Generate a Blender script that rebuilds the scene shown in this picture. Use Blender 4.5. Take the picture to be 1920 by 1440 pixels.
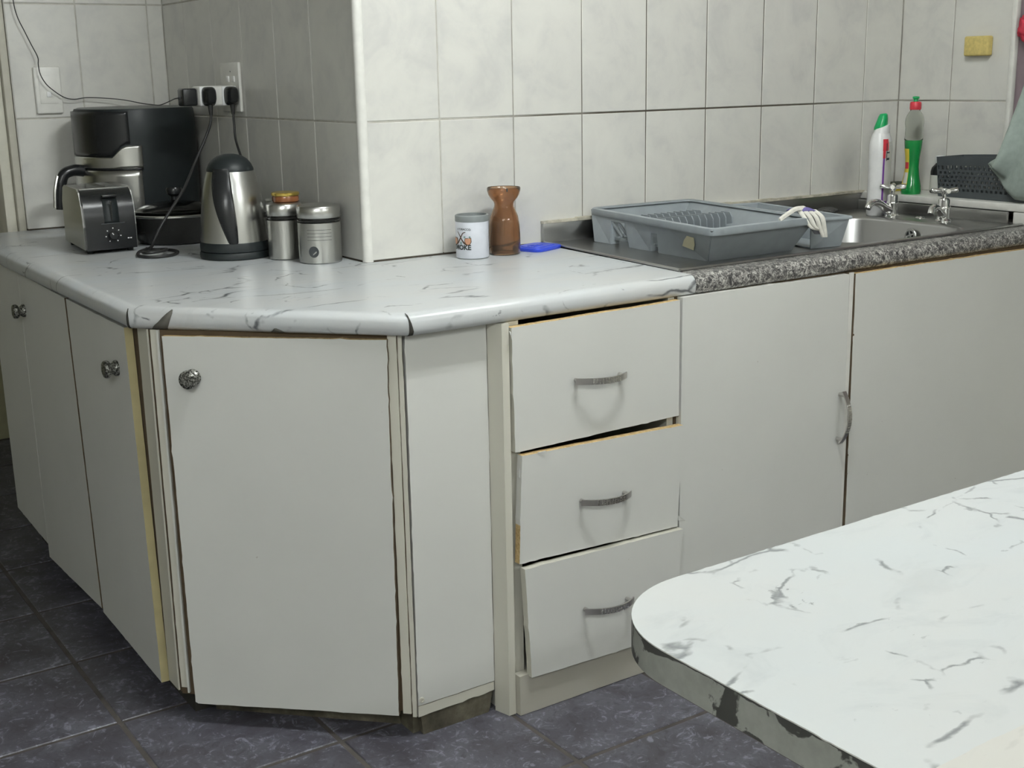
import bpy, bmesh, math, random
from mathutils import Vector, Matrix, noise as mnoise
random.seed(7)
scene = bpy.context.scene
for o in list(bpy.data.objects):
    bpy.data.objects.remove(o, do_unlink=True)
COL = scene.collection

# ---------------------------------------------------------------- camera
FPX = 2356.42
YAW, PIT, ROL = 0.59065, 0.24263, -0.01898
Fv = Vector((math.sin(YAW) * math.cos(PIT), math.cos(YAW) * math.cos(PIT), -math.sin(PIT)))
r0 = Vector((math.cos(YAW), -math.sin(YAW), 0)); u0 = r0.cross(Fv)
Rv = math.cos(ROL) * r0 + math.sin(ROL) * u0
Uv = -math.sin(ROL) * r0 + math.cos(ROL) * u0
cd = bpy.data.cameras.new('camera'); cam = bpy.data.objects.new('camera', cd); COL.objects.link(cam)
cd.sensor_fit = 'HORIZONTAL'; cd.sensor_width = 36; cd.lens = FPX / 1920 * 36; cd.clip_start = .02
cam.matrix_world = Matrix(((Rv.x, Uv.x, -Fv.x, -1.4743), (Rv.y, Uv.y, -Fv.y, -2.4693), (Rv.z, Uv.z, -Fv.z, 1.2267), (0, 0, 0, 1)))
scene.camera = cam

# ---------------------------------------------------------------- world, exposure
w = bpy.data.worlds.new('night'); scene.world = w; w.use_nodes = True
w.node_tree.nodes['Background'].inputs[0].default_value = (.5, .55, .6, 1)
w.node_tree.nodes['Background'].inputs[1].default_value = .02
scene.view_settings.view_transform = 'Standard'
scene.view_settings.look = 'None'
scene.view_settings.gamma = 1
scene.view_settings.use_curve_mapping = False
scene.view_settings.exposure = 0.0
scene.cycles.max_bounces = 6; scene.cycles.diffuse_bounces = 3; scene.cycles.glossy_bounces = 3; scene.cycles.transmission_bounces = 6
scene.cycles.caustics_reflective = False; scene.cycles.caustics_refractive = False
LAMP_X, LAMP_Y, LAMP_Z, LAMP_E = -0.14, -1.20, 2.36, 73.0
# x, y, relative strength, half length of the tubes, label; the last two are added fill lights
LAMPS = [(LAMP_X, LAMP_Y, 2.75, .30, 'short white twin-tube fluorescent fitting on the ceiling over the drawers'),
         (-2.5, -3.3, 1.68, .74, 'added unseen fill light shaped like a long twin-tube fitting on the ceiling at the far left behind the camera'),
         (.35, -4.2, .8, .74, 'added out-of-view fill light in long twin-tube form on the ceiling beyond the near end of the table')]

# ---------------------------------------------------------------- helpers
def tag(o, label=None, cat=None, group=None, kind=None):
    if label: o['label'] = label
    if cat: o['category'] = cat
    if group: o['group'] = group
    if kind: o['kind'] = kind
    return o
def thing(name, loc, label, cat, group=None):
    o = bpy.data.objects.new(name, None); COL.objects.link(o); o.location = loc
    o.empty_display_size = .03
    return tag(o, label, cat, group)
def world_off(p):
    v = Vector((0, 0, 0))
    while p is not None:
        v += p.location; p = p.parent
    return v
def obj(name, bm, mats, parent=None, smooth=40, origin=None):
    me = bpy.data.meshes.new(name)
    bmesh.ops.remove_doubles(bm, verts=bm.verts, dist=1e-6)
    bmesh.ops.recalc_face_normals(bm, faces=bm.faces)
    off = world_off(parent)
    if origin is not None: off = Vector(origin)
    elif parent is None and len(bm.verts):
        xs = [v.co for v in bm.verts]
        off = Vector(((min(v.x for v in xs) + max(v.x for v in xs)) / 2, (min(v.y for v in xs) + max(v.y for v in xs)) / 2, min(v.z for v in xs)))
    bmesh.ops.translate(bm, vec=-off, verts=bm.verts)
    bm.to_mesh(me); bm.free()
    if not isinstance(mats, (list, tuple)): mats = [mats]
    for m in mats: me.materials.append(m)
    o = bpy.data.objects.new(name, me); COL.objects.link(o)
    if parent is not None:
        o.parent = parent; o.location = off - world_off(parent)
    else: o.location = off
    if smooth:
        for p in me.polygons: p.use_smooth = True
        me.set_sharp_from_angle(angle=math.radians(smooth))
    return o
def struct(name, bm, mats, label, smooth=0):
    return tag(obj(name, bm, mats, None, smooth, origin=(0, 0, 0)), label, None, None, 'structure')
def NB(): return bmesh.new()
def setm(faces, mi):
    for f in faces: f.material_index = mi
def box(bm, x0, x1, y0, y1, z0, z1, mi=0, bev=0, seg=2, M=None):
    vs = [bm.verts.new((x, y, z)) for x in (x0, x1) for y in (y0, y1) for z in (z0, z1)]
    fs = [bm.faces.new([vs[i] for i in q]) for q in ((0, 1, 3, 2), (4, 6, 7, 5), (0, 4, 5, 1), (2, 3, 7, 6), (0, 2, 6, 4), (1, 5, 7, 3))]
    setm(fs, mi)
    if bev:
        es = list({e for f in fs for e in f.edges})
        r = bmesh.ops.bevel(bm, geom=es, offset=bev, segments=seg, affect='EDGES', profile=.5)
        fs = r['faces']; setm(fs, mi)
        vs = list({v for v in vs if v.is_valid} | set(r['verts']))
    if M is not None: bmesh.ops.transform(bm, matrix=M, verts=[v for v in vs if v.is_valid])
    return vs
def lathe(bm, prof, c=(0, 0, 0), seg=32, mi=0, M=None, cap0=True, cap1=True, a0=0, a1=2 * math.pi):
    full = abs(a1 - a0 - 2 * math.pi) < 1e-6
    n = seg if full else seg + 1
    rings = []
    for (r, z) in prof:
        ring = []
        for i in range(n):
            a = a0 + (a1 - a0) * i / seg
            p = Vector((c[0] + r * math.cos(a), c[1] + r * math.sin(a), c[2] + z))
            ring.append(bm.verts.new(M @ p if M is not None else p))
        rings.append(ring)
    for k in range(len(rings) - 1):
        for i in range(seg):
            j = (i + 1) % n
            f = bm.faces.new((rings[k][i], rings[k][j], rings[k + 1][j], rings[k + 1][i])); f.material_index = mi
    if full:
        if cap0 and prof[0][0] > 1e-5: bm.faces.new(list(reversed(rings[0]))).material_index = mi
        if cap1 and prof[-1][0] > 1e-5: bm.faces.new(rings[-1]).material_index = mi
    return rings
def loft(bm, secs, seg=28, mi=0, M=None):
    """secs: (z, cx, cy, rx, ry, n, rot)"""
    rings = []
    for (z, cx, cy, rx, ry, n, rot) in secs:
        ring = []
        for i in range(seg):
            a = 2 * math.pi * i / seg
            ca, sa = math.cos(a), math.sin(a)
            x = rx * math.copysign(abs(ca) ** (2 / n), ca); y = ry * math.copysign(abs(sa) ** (2 / n), sa)
            p = Vector((cx + x * math.cos(rot) - y * math.sin(rot), cy + x * math.sin(rot) + y * math.cos(rot), z))
            ring.append(bm.verts.new(M @ p if M is not None else p))
        rings.append(ring)
    for k in range(len(rings) - 1):
        for i in range(seg):
            j = (i + 1) % seg
            bm.faces.new((rings[k][i], rings[k][j], rings[k + 1][j], rings[k + 1][i])).material_index = mi
    bm.faces.new(list(reversed(rings[0]))).material_index = mi
    bm.faces.new(rings[-1]).material_index = mi
    return rings
def smooth_path(pts, sub=6):
    P = [Vector(p) for p in pts]; out = []
    for i in range(len(P) - 1):
        p0 = P[max(i - 1, 0)]; p1 = P[i]; p2 = P[i + 1]; p3 = P[min(i + 2, len(P) - 1)]
        for k in range(sub):
            t = k / sub
            out.append(.5 * ((2 * p1) + (p2 - p0) * t + (2 * p0 - 5 * p1 + 4 * p2 - p3) * t * t + (3 * p1 - p0 - 3 * p2 + p3) * t ** 3))
    out.append(P[-1]); return out
def tube(bm, pts, r, seg=8, mi=0, sub=6):
    P = smooth_path(pts, sub) if sub else [Vector(p) for p in pts]
    rad = r if callable(r) else (lambda t: r)
    up = Vector((0, 0, 1)); rings = []; prev = None
    for i, p in enumerate(P):
        d = (P[min(i + 1, len(P) - 1)] - P[max(i - 1, 0)]).normalized()
        if prev is None:
            a = d.orthogonal().normalized()
        else:
            a = (prev - d * prev.dot(d)).normalized()
        b = d.cross(a); prev = a; rr = rad(i / (len(P) - 1))
        rings.append([bm.verts.new(p + rr * (math.cos(2 * math.pi * k / seg) * a + math.sin(2 * math.pi * k / seg) * b)) for k in range(seg)])
    for k in range(len(rings) - 1):
        for i in range(seg):
            j = (i + 1) % seg
            bm.faces.new((rings[k][i], rings[k][j], rings[k + 1][j], rings[k + 1][i])).material_index = mi
    bm.faces.new(list(reversed(rings[0]))).material_index = mi
    bm.faces.new(rings[-1]).material_index = mi
def prism(bm, pts3, n, th, mf=0, ms=None, mb=None):
    """polygon pts3 is the front face (outward n), extruded back by th"""
    ms = mf if ms is None else ms
    n = Vector(n).normalized()
    a = [bm.verts.new(p) for p in pts3]; b = [bm.verts.new(Vector(p) - n * th) for p in pts3]
    bm.faces.new(a).material_index = mf
    bm.faces.new(list(reversed(b))).material_index = ms if mb is None else mb
    for i in range(len(a)):
        j = (i + 1) % len(a)
        m_ = ms[i % len(ms)] if isinstance(ms, (list, tuple)) else ms
        bm.faces.new((a[i], b[i], b[j], a[j])).material_index = m_
def jag(poly, amp=.0007, step=.012, seed=0, rnd=0):
    """roughen a 2-d polygon outline; returns points and the index of the source edge for each"""
    rg = random.Random(seed); out = []; src = []
    n = len(poly)
    for i in range(n):
        a = Vector(poly[i]); b = Vector(poly[(i + 1) % n]); L = (b - a).length
        k = max(1, int(L / step)); nn = Vector((-(b - a).y, (b - a).x)) / max(L, 1e-9)
        out.append(tuple(a)); src.append(i)
        low = 0
        for q in range(1, k):
            t = q / k
            low = .75 * low + rg.uniform(-1, 1) * amp * .6
            d = max(-2.2 * amp, min(2.2 * amp, low))
            if rg.random() < .06: d -= amp * 1.6
            out.append(tuple(a + (b - a) * t + nn * d)); src.append(i)
    return out, src
def panel(name, parent, org, u, poly, th, mats, seed=0, amp=.0007, edge=None):
    """flat board: poly in (u, z) coordinates on the plane through org; outward normal on the viewer's side"""
    u = Vector(u).normalized(); n = Vector((u.y, -u.x, 0))
    pts, src = jag(poly, amp, .012, seed)
    P = [Vector(org) + u * p[0] + Vector((0, 0, p[1])) for p in pts]
    bm = NB(); a = [bm.verts.new(p) for p in P]; b = [bm.verts.new(p - n * th) for p in P]
    bm.faces.new(a).material_index = 0
    bm.faces.new(list(reversed(b))).material_index = 0
    for i in range(len(a)):
        j = (i + 1) % len(a)
        f = bm.faces.new((a[i], b[i], b[j], a[j])); f.material_index = 0 if edge is None else edge[src[i] % len(edge)]
    return obj(name, bm, mats, parent, 0)

# ---------------------------------------------------------------- materials
class MT:
    def __init__(s, name):
        s.m = bpy.data.materials.new(name); s.m.use_nodes = True
        s.t = s.m.node_tree; s.b = s.t.nodes['Principled BSDF']
    def n(s, t, **k):
        x = s.t.nodes.new(t)
        for a, v in k.items(): setattr(x, a, v)
        return x
    def l(s, a, b): s.t.links.new(a, b)
    def obj_co(s, scale=(1, 1, 1), rand=False, rot=(0, 0, 0)):
        tc = s.n('ShaderNodeTexCoord'); mp = s.n('ShaderNodeMapping')
        mp.inputs['Scale'].default_value = scale; mp.inputs['Rotation'].default_value = rot
        s.l(tc.outputs['Object'], mp.inputs['Vector'])
        if rand:
            oi = s.n('ShaderNodeObjectInfo'); mu = s.n('ShaderNodeMath', operation='MULTIPLY'); mu.inputs[1].default_value = 37.0
            s.l(oi.outputs['Random'], mu.inputs[0]); cb = s.n('ShaderNodeCombineXYZ')
            for i in range(3): s.l(mu.outputs[0], cb.inputs[i])
            s.l(cb.outputs[0], mp.inputs['Location'])
        return mp.outputs[0]
    def noise(s, co, scale, detail=4, rough=.5, dist=0):
        x = s.n('ShaderNodeTexNoise'); x.inputs['Scale'].default_value = scale; x.inputs['Detail'].default_value = detail
        x.inputs['Roughness'].default_value = rough; x.inputs['Distortion'].default_value = dist
        s.l(co, x.inputs['Vector']); return x.outputs[0]
    def ramp(s, v, stops, interp='LINEAR'):
        x = s.n('ShaderNodeValToRGB'); x.color_ramp.interpolation = interp
        e = x.color_ramp.elements
        while len(e) < len(stops): e.new(.5)
        for q, (p, c) in zip(e, stops):
            q.position = p; q.color = (c, c, c, 1) if isinstance(c, (int, float)) else (*c, 1)
        s.l(v, x.inputs[0]); return x.outputs[0]
    def mix(s, f, a, b):
        x = s.n('ShaderNodeMix', data_type='RGBA')
        for i, v in ((0, f), (6, a), (7, b)):
            if hasattr(v, 'type') and hasattr(v, 'links'): s.l(v, x.inputs[i])
            elif i == 0: x.inputs[0].default_value = v
            else: x.inputs[i].default_value = (*v, 1)
        return x.outputs[2]
    def math(s, op, a, b=0.0):
        x = s.n('ShaderNodeMath', operation=op)
        for i, v in ((0, a), (1, b)):
            if hasattr(v, 'links'): s.l(v, x.inputs[i])
            else: x.inputs[i].default_value = v
        return x.outputs[0]
    def col(s, c):
        if hasattr(c, 'links'): s.l(c, s.b.inputs['Base Color'])
        else: s.b.inputs['Base Color'].default_value = (*c, 1)
        return s
    def set(s, **k):
        for a, v in k.items():
            i = s.b.inputs[a.replace('_', ' ')]
            if hasattr(v, 'links'): s.l(v, i)
            else: i.default_value = v
        return s
    def bump(s, h, strength=.2, dist=.001):
        x = s.n('ShaderNodeBump'); x.inputs['Strength'].default_value = strength; x.inputs['Distance'].default_value = dist
        s.l(h, x.inputs['Height']); s.l(x.outputs[0], s.b.inputs['Normal']); return s
def plain(name, c, rough=.5, metal=0, var=.06, vs=30, **k):
    m = MT(name); co = m.obj_co()
    nz = m.noise(co, vs, 3)
    d = tuple(max(0, x * (1 - var)) for x in c); e = tuple(min(1, x * (1 + var)) for x in c)
    m.col(m.ramp(nz, [(.3, d), (.7, e)])); m.set(Roughness=rough, Metallic=metal, **k)
    return m.m

def mat_tile(name, a, b, c):
    m = MT(name); co = m.obj_co(rand=True)
    n1 = m.noise(co, 7, 5, .6, .8); n2 = m.noise(co, 22, 4, .6, .5)
    k = m.math('ADD', m.math('MULTIPLY', n1, .75), m.math('MULTIPLY', n2, .25))
    m.col(m.ramp(k, [(.36, c), (.5, b), (.62, a)])); m.set(Roughness=.28)
    return m.m
TILE = mat_tile('glazed_wall_tile', (.70, .69, .64), (.67, .66, .615), (.60, .592, .562))
def mat_grout():
    m = MT('wall_grout'); co = m.obj_co()
    n1 = m.noise(co, 2.2, 3); n2 = m.noise(co, 40, 3)
    sx = m.n('ShaderNodeSeparateXYZ'); m.l(co, sx.inputs[0])
    # grime sits in the joints over the sink
    g = m.math('SUBTRACT', 1.0, m.math('MULTIPLY', m.math('ABSOLUTE', m.math('SUBTRACT', sx.outputs[0], .85)), 1.15))
    g2 = m.math('MULTIPLY', m.math('LESS_THAN', sx.outputs[1], .1), m.math('ADD', m.math('MULTIPLY', g, .6), m.math('MULTIPLY', m.math('SUBTRACT', n1, .42), 1.6)))
    low = m.math('LESS_THAN', sx.outputs[2], .83)
    k = m.math('MAXIMUM', m.ramp(g2, [(.2, 0.0), (.65, 1.0)]), low)
    light = m.ramp(n2, [(.3, (.42, .40, .35)), (.7, (.55, .53, .48))])
    m.col(m.mix(k, light, (.075, .062, .045))); m.set(Roughness=.9)
    return m.m
GROUT = mat_grout()
CREAM = plain('cream_paint', (.60, .58, .49), .5)
WHITEPLASTIC = plain('white_plastic', (.78, .77, .72), .35)
OLIVE = plain('olive_wall_paint', (.25, .24, .14), .7)
CEIL = plain('ceiling_paint', (.82, .81, .76), .8)
ROOMWALL = plain('room_wall_paint', (.74, .73, .66), .8)
MAUVE = plain('mauve_curtain_tint', (.36, .29, .31), .5)  # curtain's own mauve; on the reveal it paints in the curtain-tinted light

def mat_marble(name, scale=1.0, base=(.76, .79, .80), warm=(.80, .79, .74), rot=.25, amt=1.0, rough=.22, stretch=(.6, 1.5, 1.1), dens=.0):
    m = MT(name); co = m.obj_co((scale * stretch[0], scale * stretch[1], scale * stretch[2]), rot=(0, 0, rot)); co2 = m.obj_co((scale, scale, scale), rot=(0, 0, rot + .5))
    def warp(c, sc, k):
        x = m.n('ShaderNodeTexNoise'); x.inputs['Scale'].default_value = sc; x.inputs['Detail'].default_value = 6; m.l(c, x.inputs['Vector'])
        v = m.n('ShaderNodeVectorMath', operation='MULTIPLY_ADD'); v.inputs[1].default_value = (k, k, k); m.l(x.outputs['Color'], v.inputs[0]); m.l(c, v.inputs[2]); return v.outputs[0]
    def crack(c, sc, wd):
        x = m.n('ShaderNodeTexVoronoi', feature='DISTANCE_TO_EDGE'); x.inputs['Scale'].default_value = sc; m.l(c, x.inputs['Vector'])
        return m.ramp(x.outputs['Distance'], [(0.0, 1.0), (wd * .4, .8), (wd, 0.0)])
    wc = warp(co, 5, .16); wc2 = warp(co2, 9, .10)
    v1 = m.math('MULTIPLY', crack(wc, 5.5, .022), m.ramp(m.noise(co, 8.5, 4, .6), [(.53 - dens, 0.0), (.60 - dens, 1.0)]))
    v2 = m.math('MULTIPLY', crack(wc2, 10, .03), m.ramp(m.noise(co2, 9, 4, .6), [(.59 - dens, 0.0), (.66 - dens, 1.0)]))
    v3 = m.math('MULTIPLY', m.ramp(m.noise(co, 70, 4, .6, .4), [(.655, 0.0), (.70, 1.0)]), m.ramp(m.noise(co2, 6, 3), [(.56, 0.0), (.68, 1.0)]))
    v = m.math('MAXIMUM', v1, v2)
    v = m.math('MINIMUM', m.math('ADD', v, m.math('MULTIPLY', v3, .8)), 1.0)
    soft = m.ramp(m.noise(co, 4.0, 4, .6, .5), [(.35, 0.0), (.75, 1.0)])
    bg = m.mix(soft, base, warm)
    bg = m.mix(m.math('MULTIPLY', m.ramp(m.noise(co, 9, 5, .65, 1.0), [(.54, 0.0), (.72, 1.0)]), .28), bg, (.38, .41, .42))
    m.col(m.mix(m.math('MULTIPLY', v, .86 * amt), bg, (.04, .045, .055))); m.set(Roughness=rough)
    return m.m
MARBLE = mat_marble('marble_vinyl', 1.0, (.565, .592, .605), (.59, .59, .575), .12, 1.0, .3, (.6, 1.5, 1.1), .02)
MARBLE_TABLE = mat_marble('marble_vinyl_table', 1.25, (.60, .63, .63), (.615, .625, .61), .75, .8, .33, (.7, 1.2, 1), .022)
MARBLE_CREAM = mat_marble('marble_vinyl_cream', 1.25, (.62, .61, .565), (.63, .615, .57), .4, .35, .33)
def mat_granite():
    m = MT('speckled_laminate'); co = m.obj_co()
    n1 = m.noise(co, 150, 3, .6, 1.2); n2 = m.noise(co, 60, 3)
    k = m.math('ADD', m.math('MULTIPLY', n1, .8), m.math('MULTIPLY', n2, .2))
    c = m.ramp(k, [(.40, (.035, .035, .035)), (.47, (.13, .125, .12)), (.53, (.24, .23, .215)), (.60, (.55, .54, .50))])
    m.col(c); m.set(Roughness=.35); return m.m
GRANITE = mat_granite()
def mat_melamine(name, c, seed=0):
    m = MT(name); co = m.obj_co()
    n1 = m.noise(co, 3.5, 5, .6); n2 = m.noise(co, 55, 3, .6)
    bg = m.ramp(n1, [(.3, tuple(x * .95 for x in c)), (.7, c)])
    sp = m.ramp(n2, [(.755, 0.0), (.775, 1.0)])
    m.col(m.mix(m.math('MULTIPLY', sp, .35), bg, (.25, .2, .13))); m.set(Roughness=.42)
    return m.m
MELA = mat_melamine('white_melamine', (.73, .73, .69))
MELA_OLD = mat_melamine('yellowed_melamine', (.69, .67, .58))
def mat_chip():
    m = MT('raw_chipboard'); co = m.obj_co((1, 1, 1))
    n = m.noise(co, 140, 4, .7)
    m.col(m.ramp(n, [(.3, (.34, .22, .09)), (.5, (.58, .42, .20)), (.7, (.70, .54, .30))])); m.set(Roughness=.9)
    m.bump(n, .5, .001); return m.m
CHIP = mat_chip()
YEDGE = plain('yellowed_edge_band', (.56, .49, .27), .5, var=.12, vs=14)
def mat_dirtshade():
    m = MT('grimy_shaded_plinth_board'); co = m.obj_co()
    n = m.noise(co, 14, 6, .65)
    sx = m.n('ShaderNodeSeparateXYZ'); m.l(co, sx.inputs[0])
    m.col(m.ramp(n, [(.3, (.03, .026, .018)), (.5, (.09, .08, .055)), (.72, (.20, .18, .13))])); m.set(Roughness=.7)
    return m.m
DIRTSHADE = mat_dirtshade()  # mottled dirt, with the shade of the plinth recess darkened into the colour
DARKGAP = plain('dark_carcass_wood', (.10, .07, .04), .9)
NEARBLACK = plain('near_black', (.03, .028, .022), .8)  # near-black for the left plinths and the open worktop seams
def mat_floor():
    m = MT('slate_floor_tile'); co = m.obj_co(rand=True)
    n1 = m.noise(co, 9, 6, .65, .8); n2 = m.noise(co, 38, 5, .65, 1.5); n3 = m.noise(co, 75, 4, .7, 1.0)
    base = m.ramp(n1, [(.3, (.055, .05, .058)), (.5, (.085, .082, .10)), (.7, (.125, .125, .15))])
    sp = m.math('MULTIPLY', m.ramp(n2, [(.56, 0.0), (.70, 1.0)]), m.ramp(n1, [(.42, 0.0), (.6, 1.0)]))
    sp2 = m.ramp(n3, [(.66, 0.0), (.76, 1.0)])
    c = m.mix(m.math('MULTIPLY', sp, .6), base, (.33, .34, .40))
    c = m.mix(m.math('MULTIPLY', sp2, .3), c, (.36, .37, .40))
    n5 = m.noise(co, 26, 6, .7, 2.2)
    c = m.mix(m.math('MULTIPLY', m.ramp(n5, [(.56, 0.0), (.64, 1.0)]), .55), c, (.34, .35, .42))
    c = m.mix(m.math('MULTIPLY', m.ramp(n5, [(.34, 1.0), (.44, 0.0)]), .6), c, (.035, .033, .04))
    m.col(c); m.set(Roughness=.42); m.bump(n2, .12, .001); return m.m
FLOORT = mat_floor()
FGROUT = plain('floor_grout', (.085, .075, .068), .9, var=.25, vs=18)
def mat_steel(name, c=(.55, .55, .53), rough=.28, stretch=(1, 1, 1), aniso=0):
    m = MT(name); co = m.obj_co()
    n = m.noise(co, 9, 2, .5)
    m.col(m.ramp(n, [(.3, tuple(x * .985 for x in c)), (.7, c)])); m.set(Metallic=1.0, Roughness=rough)
    return m.m
STEEL = mat_steel('brushed_steel')
STEELD = mat_steel('stainless_sink', (.40, .40, .39), .30, (2, 30, 2))
CHROME = mat_steel('chrome', (.78, .78, .77), .08, (1, 1, 1))
PEWTER = mat_steel('pewter_handle', (.60, .58, .56), .32, (30, 4, 4))
def mat_antique():
    m = MT('antique_silver_knob'); co = m.obj_co()
    n = m.noise(co, 260, 4, .7)
    m.col(m.ramp(n, [(.42, (.035, .035, .03)), (.52, (.22, .22, .2)), (.62, (.6, .6, .55))])); m.set(Metallic=.75, Roughness=.35)
    m.bump(n, .2, .0006); return m.m
KNOB = mat_antique()
BLACKP = plain('black_plastic', (.014, .015, .016), .25, Specular_IOR_Level=.4)
BLACKM = plain('matt_black_plastic', (.014, .018, .019), .45, Specular_IOR_Level=.3)
DARKP = plain('dark_grey_plastic', (.05, .055, .06), .3)
RUBBER = plain('black_rubber_cable', (.018, .018, .018), .5)
WHITEP = plain('white_print', (.75, .75, .75), .5)
GREYP = plain('grey_rack_plastic', (.27, .30, .315), .38)
TAPE = plain('masking_tape', (.62, .58, .40), .7)
BLUEP = plain('blue_plastic', (.03, .07, .62), .3)
AMBER = plain('amber_glass', (.68, .43, .26), .06, var=.04, Transmission_Weight=.92, IOR=1.42)
AMBERJ = plain('amber_jar', (.24, .09, .035), .12)
GOLD = plain('gold_lid', (.70, .52, .13), .25, metal=.9)
def mat_glass(name, c, rough=.05):
    m = MT(name); m.col(m.ramp(m.noise(m.obj_co(), 9, 2), [(.2, c), (.8, tuple(min(1, x * 1.03) for x in c))])); m.set(Roughness=rough, Transmission_Weight=1.0, IOR=1.15); return m.m
CLEARP = mat_glass('clear_bottle_plastic', (.88, .90, .86), .08)
GLASSLID = mat_glass('dark_glass_lid', (.42, .42, .40), .05)
GREENLIQ = plain('green_soap', (.01, .23, .05), .12, var=.05)
GREENCAP = plain('green_cap', (.0, .34, .10), .3)
REDCAP = plain('red_cap', (.62, .04, .06), .35)
YELLOW = plain('yellow_label', (.70, .56, .06), .5)
SPONGE = plain('yellow_sponge', (.62, .50, .18), .9, var=.12, vs=120)
PURPLE = plain('purple_print', (.20, .06, .34), .45)
BOTTLEW = plain('white_bottle_plastic', (.80, .80, .79), .3)
PAPER = plain('paper_label', (.66, .65, .60), .6)
BASKET = plain('charcoal_basket_plastic', (.055, .065, .07), .45)
CLOTH = plain('sage_cloth', (.36, .42, .38), .95, var=.1, vs=60)
CLOTHW = plain('white_cloth', (.72, .70, .63), .9, var=.08, vs=90)
CLOTHP = plain('purple_cloth', (.14, .12, .30), .9)
CLOTHG = plain('grey_cloth_lining', (.12, .12, .13), .9)
REDC = plain('red_fabric', (.50, .03, .06), .8, var=.25)
TINW = plain('white_tin', (.72, .74, .80), .4)
TINRIM = plain('grey_tin_rim', (.23, .25, .25), .4)
PRINTD = plain('dark_print', (.03, .04, .04), .5)
PRINTB = plain('brown_print', (.09, .05, .03), .5)
PRINTT = plain('tan_print', (.55, .28, .17), .5)
PRINTG = plain('teal_print', (.20, .32, .30), .5)
SCOUR = plain('steel_wool', (.05, .05, .048), .8, var=.4, vs=300)
PAN = plain('dark_nonstick_pan', (.018, .018, .017), .25, Specular_IOR_Level=.35)
NIGHT = plain('night_glass', (.03, .03, .04), .08)

# ================================================================ SETTING
ZC = .825
TW, TH = .2, .304
ZROWS = [(.8285, 1.1265), (1.1305, 1.4305), (1.4345, 1.7345)]
XR, XP, YD = 1.551, -.2, 1.19
_tile_cache = {}
def tile_mesh(w_, h_, name, mat, th=.006, bev=.0012):
    k = (round(w_, 3), round(h_, 3), name)
    if k in _tile_cache: return _tile_cache[k]
    bm = NB()   # local: x width, y depth (front at y=0), z height
    x, z = w_ / 2, h_ / 2
    fr = [(-x + bev, 0, -z + bev), (x - bev, 0, -z + bev), (x - bev, 0, z - bev), (-x + bev, 0, z - bev)]
    md = [(-x, bev, -z), (x, bev, -z), (x, bev, z), (-x, bev, z)]
    bk = [(-x, th, -z), (x, th, -z), (x, th, z), (-x, th, z)]
    R_ = [[bm.verts.new(p) for p in q] for q in (fr, md, bk)]
    bm.faces.new(R_[0]); bm.faces.new(list(reversed(R_[2])))
    for a in (0, 1):
        for i in range(4):
            j = (i + 1) % 4; bm.faces.new((R_[a][i], R_[a + 1][i], R_[a + 1][j], R_[a][j]))
    bmesh.ops.recalc_face_normals(bm, faces=bm.faces)
    me = bpy.data.meshes.new(name); bm.to_mesh(me); bm.free(); me.materials.append(mat)
    _tile_cache[k] = me; return me
def put_tile(parent, x, y, z, w_, h_, rz, mat=TILE, name='tile', rx=0):
    o = bpy.data.objects.new(name, tile_mesh(w_, h_, name, mat)); COL.objects.link(o)
    o.parent = parent; o.location = (x, y, z); o.rotation_euler = (rx + random.uniform(-.002, .002), 0, rz + random.uniform(-.002, .002))
    return o
CEILZ = 2.45
# back wall
bm = NB(); box(bm, XP + .0036, XR + .0017, .0018, .12, 0, CEILZ)
wall_back = struct('wall_back', bm, GROUT, 'back wall of pale marbled tiles above the sink and drawers')
xs = [XP + .012] + [k * TW for k in range(0, 8)] + [XR]
for (z0, z1) in ZROWS:
    for a, b in zip(xs[:-1], xs[1:]):
        if b - a < .02: continue
        put_tile(wall_back, (a + b) / 2, 0, (z0 + z1) / 2, b - a - .0032, z1 - z0, 0)
bm = NB(); box(bm, XP + .001, XR, .0005, .004, 1.737, CEILZ)
obj('plaster', bm, CREAM, wall_back, 0)
# pillar side (faces -X)
bm = NB(); box(bm, XP + .0018, XP + .1, .1205, YD, 0, CEILZ); box(bm, XP + .0018, XP + .0035, .006, .1205, 0, CEILZ)
wall_side = struct('wall_alcove_side', bm, GROUT, 'shaded tiled side of the pillar facing the kettle corner')
ys = [.012, .225, .425, .625, .825, 1.025, YD]
for (z0, z1) in ZROWS:
    for a, b in zip(ys[:-1], ys[1:]):
        put_tile(wall_side, XP, (a + b) / 2, (z0 + z1) / 2, b - a - .0032, z1 - z0, -math.pi / 2)
# alcove back wall
bm = NB(); box(bm, -.634, XP + .1, YD + .0018, YD + .12, 0, CEILZ)
wall_alc = struct('wall_alcove_back', bm, GROUT, 'tiled wall behind the toaster with the light switch')
xa = [-.634, -.446, -.246, XP]
for (z0, z1) in ZROWS:
    for a, b in zip(xa[:-1], xa[1:]):
        put_tile(wall_alc, (a + b) / 2, YD, (z0 + z1) / 2, b - a - .0032, z1 - z0, 0)
for par, (a, b, c_, d_) in ((wall_side, (XP + .0004, XP + .0017, .0125, YD)), (wall_alc, (-.634, XP, YD + .0004, YD + .0017))):
    bm = NB(); box(bm, a, b, c_, d_, 1.737, CEILZ); obj('plaster', bm, CREAM, par, 0)
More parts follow.
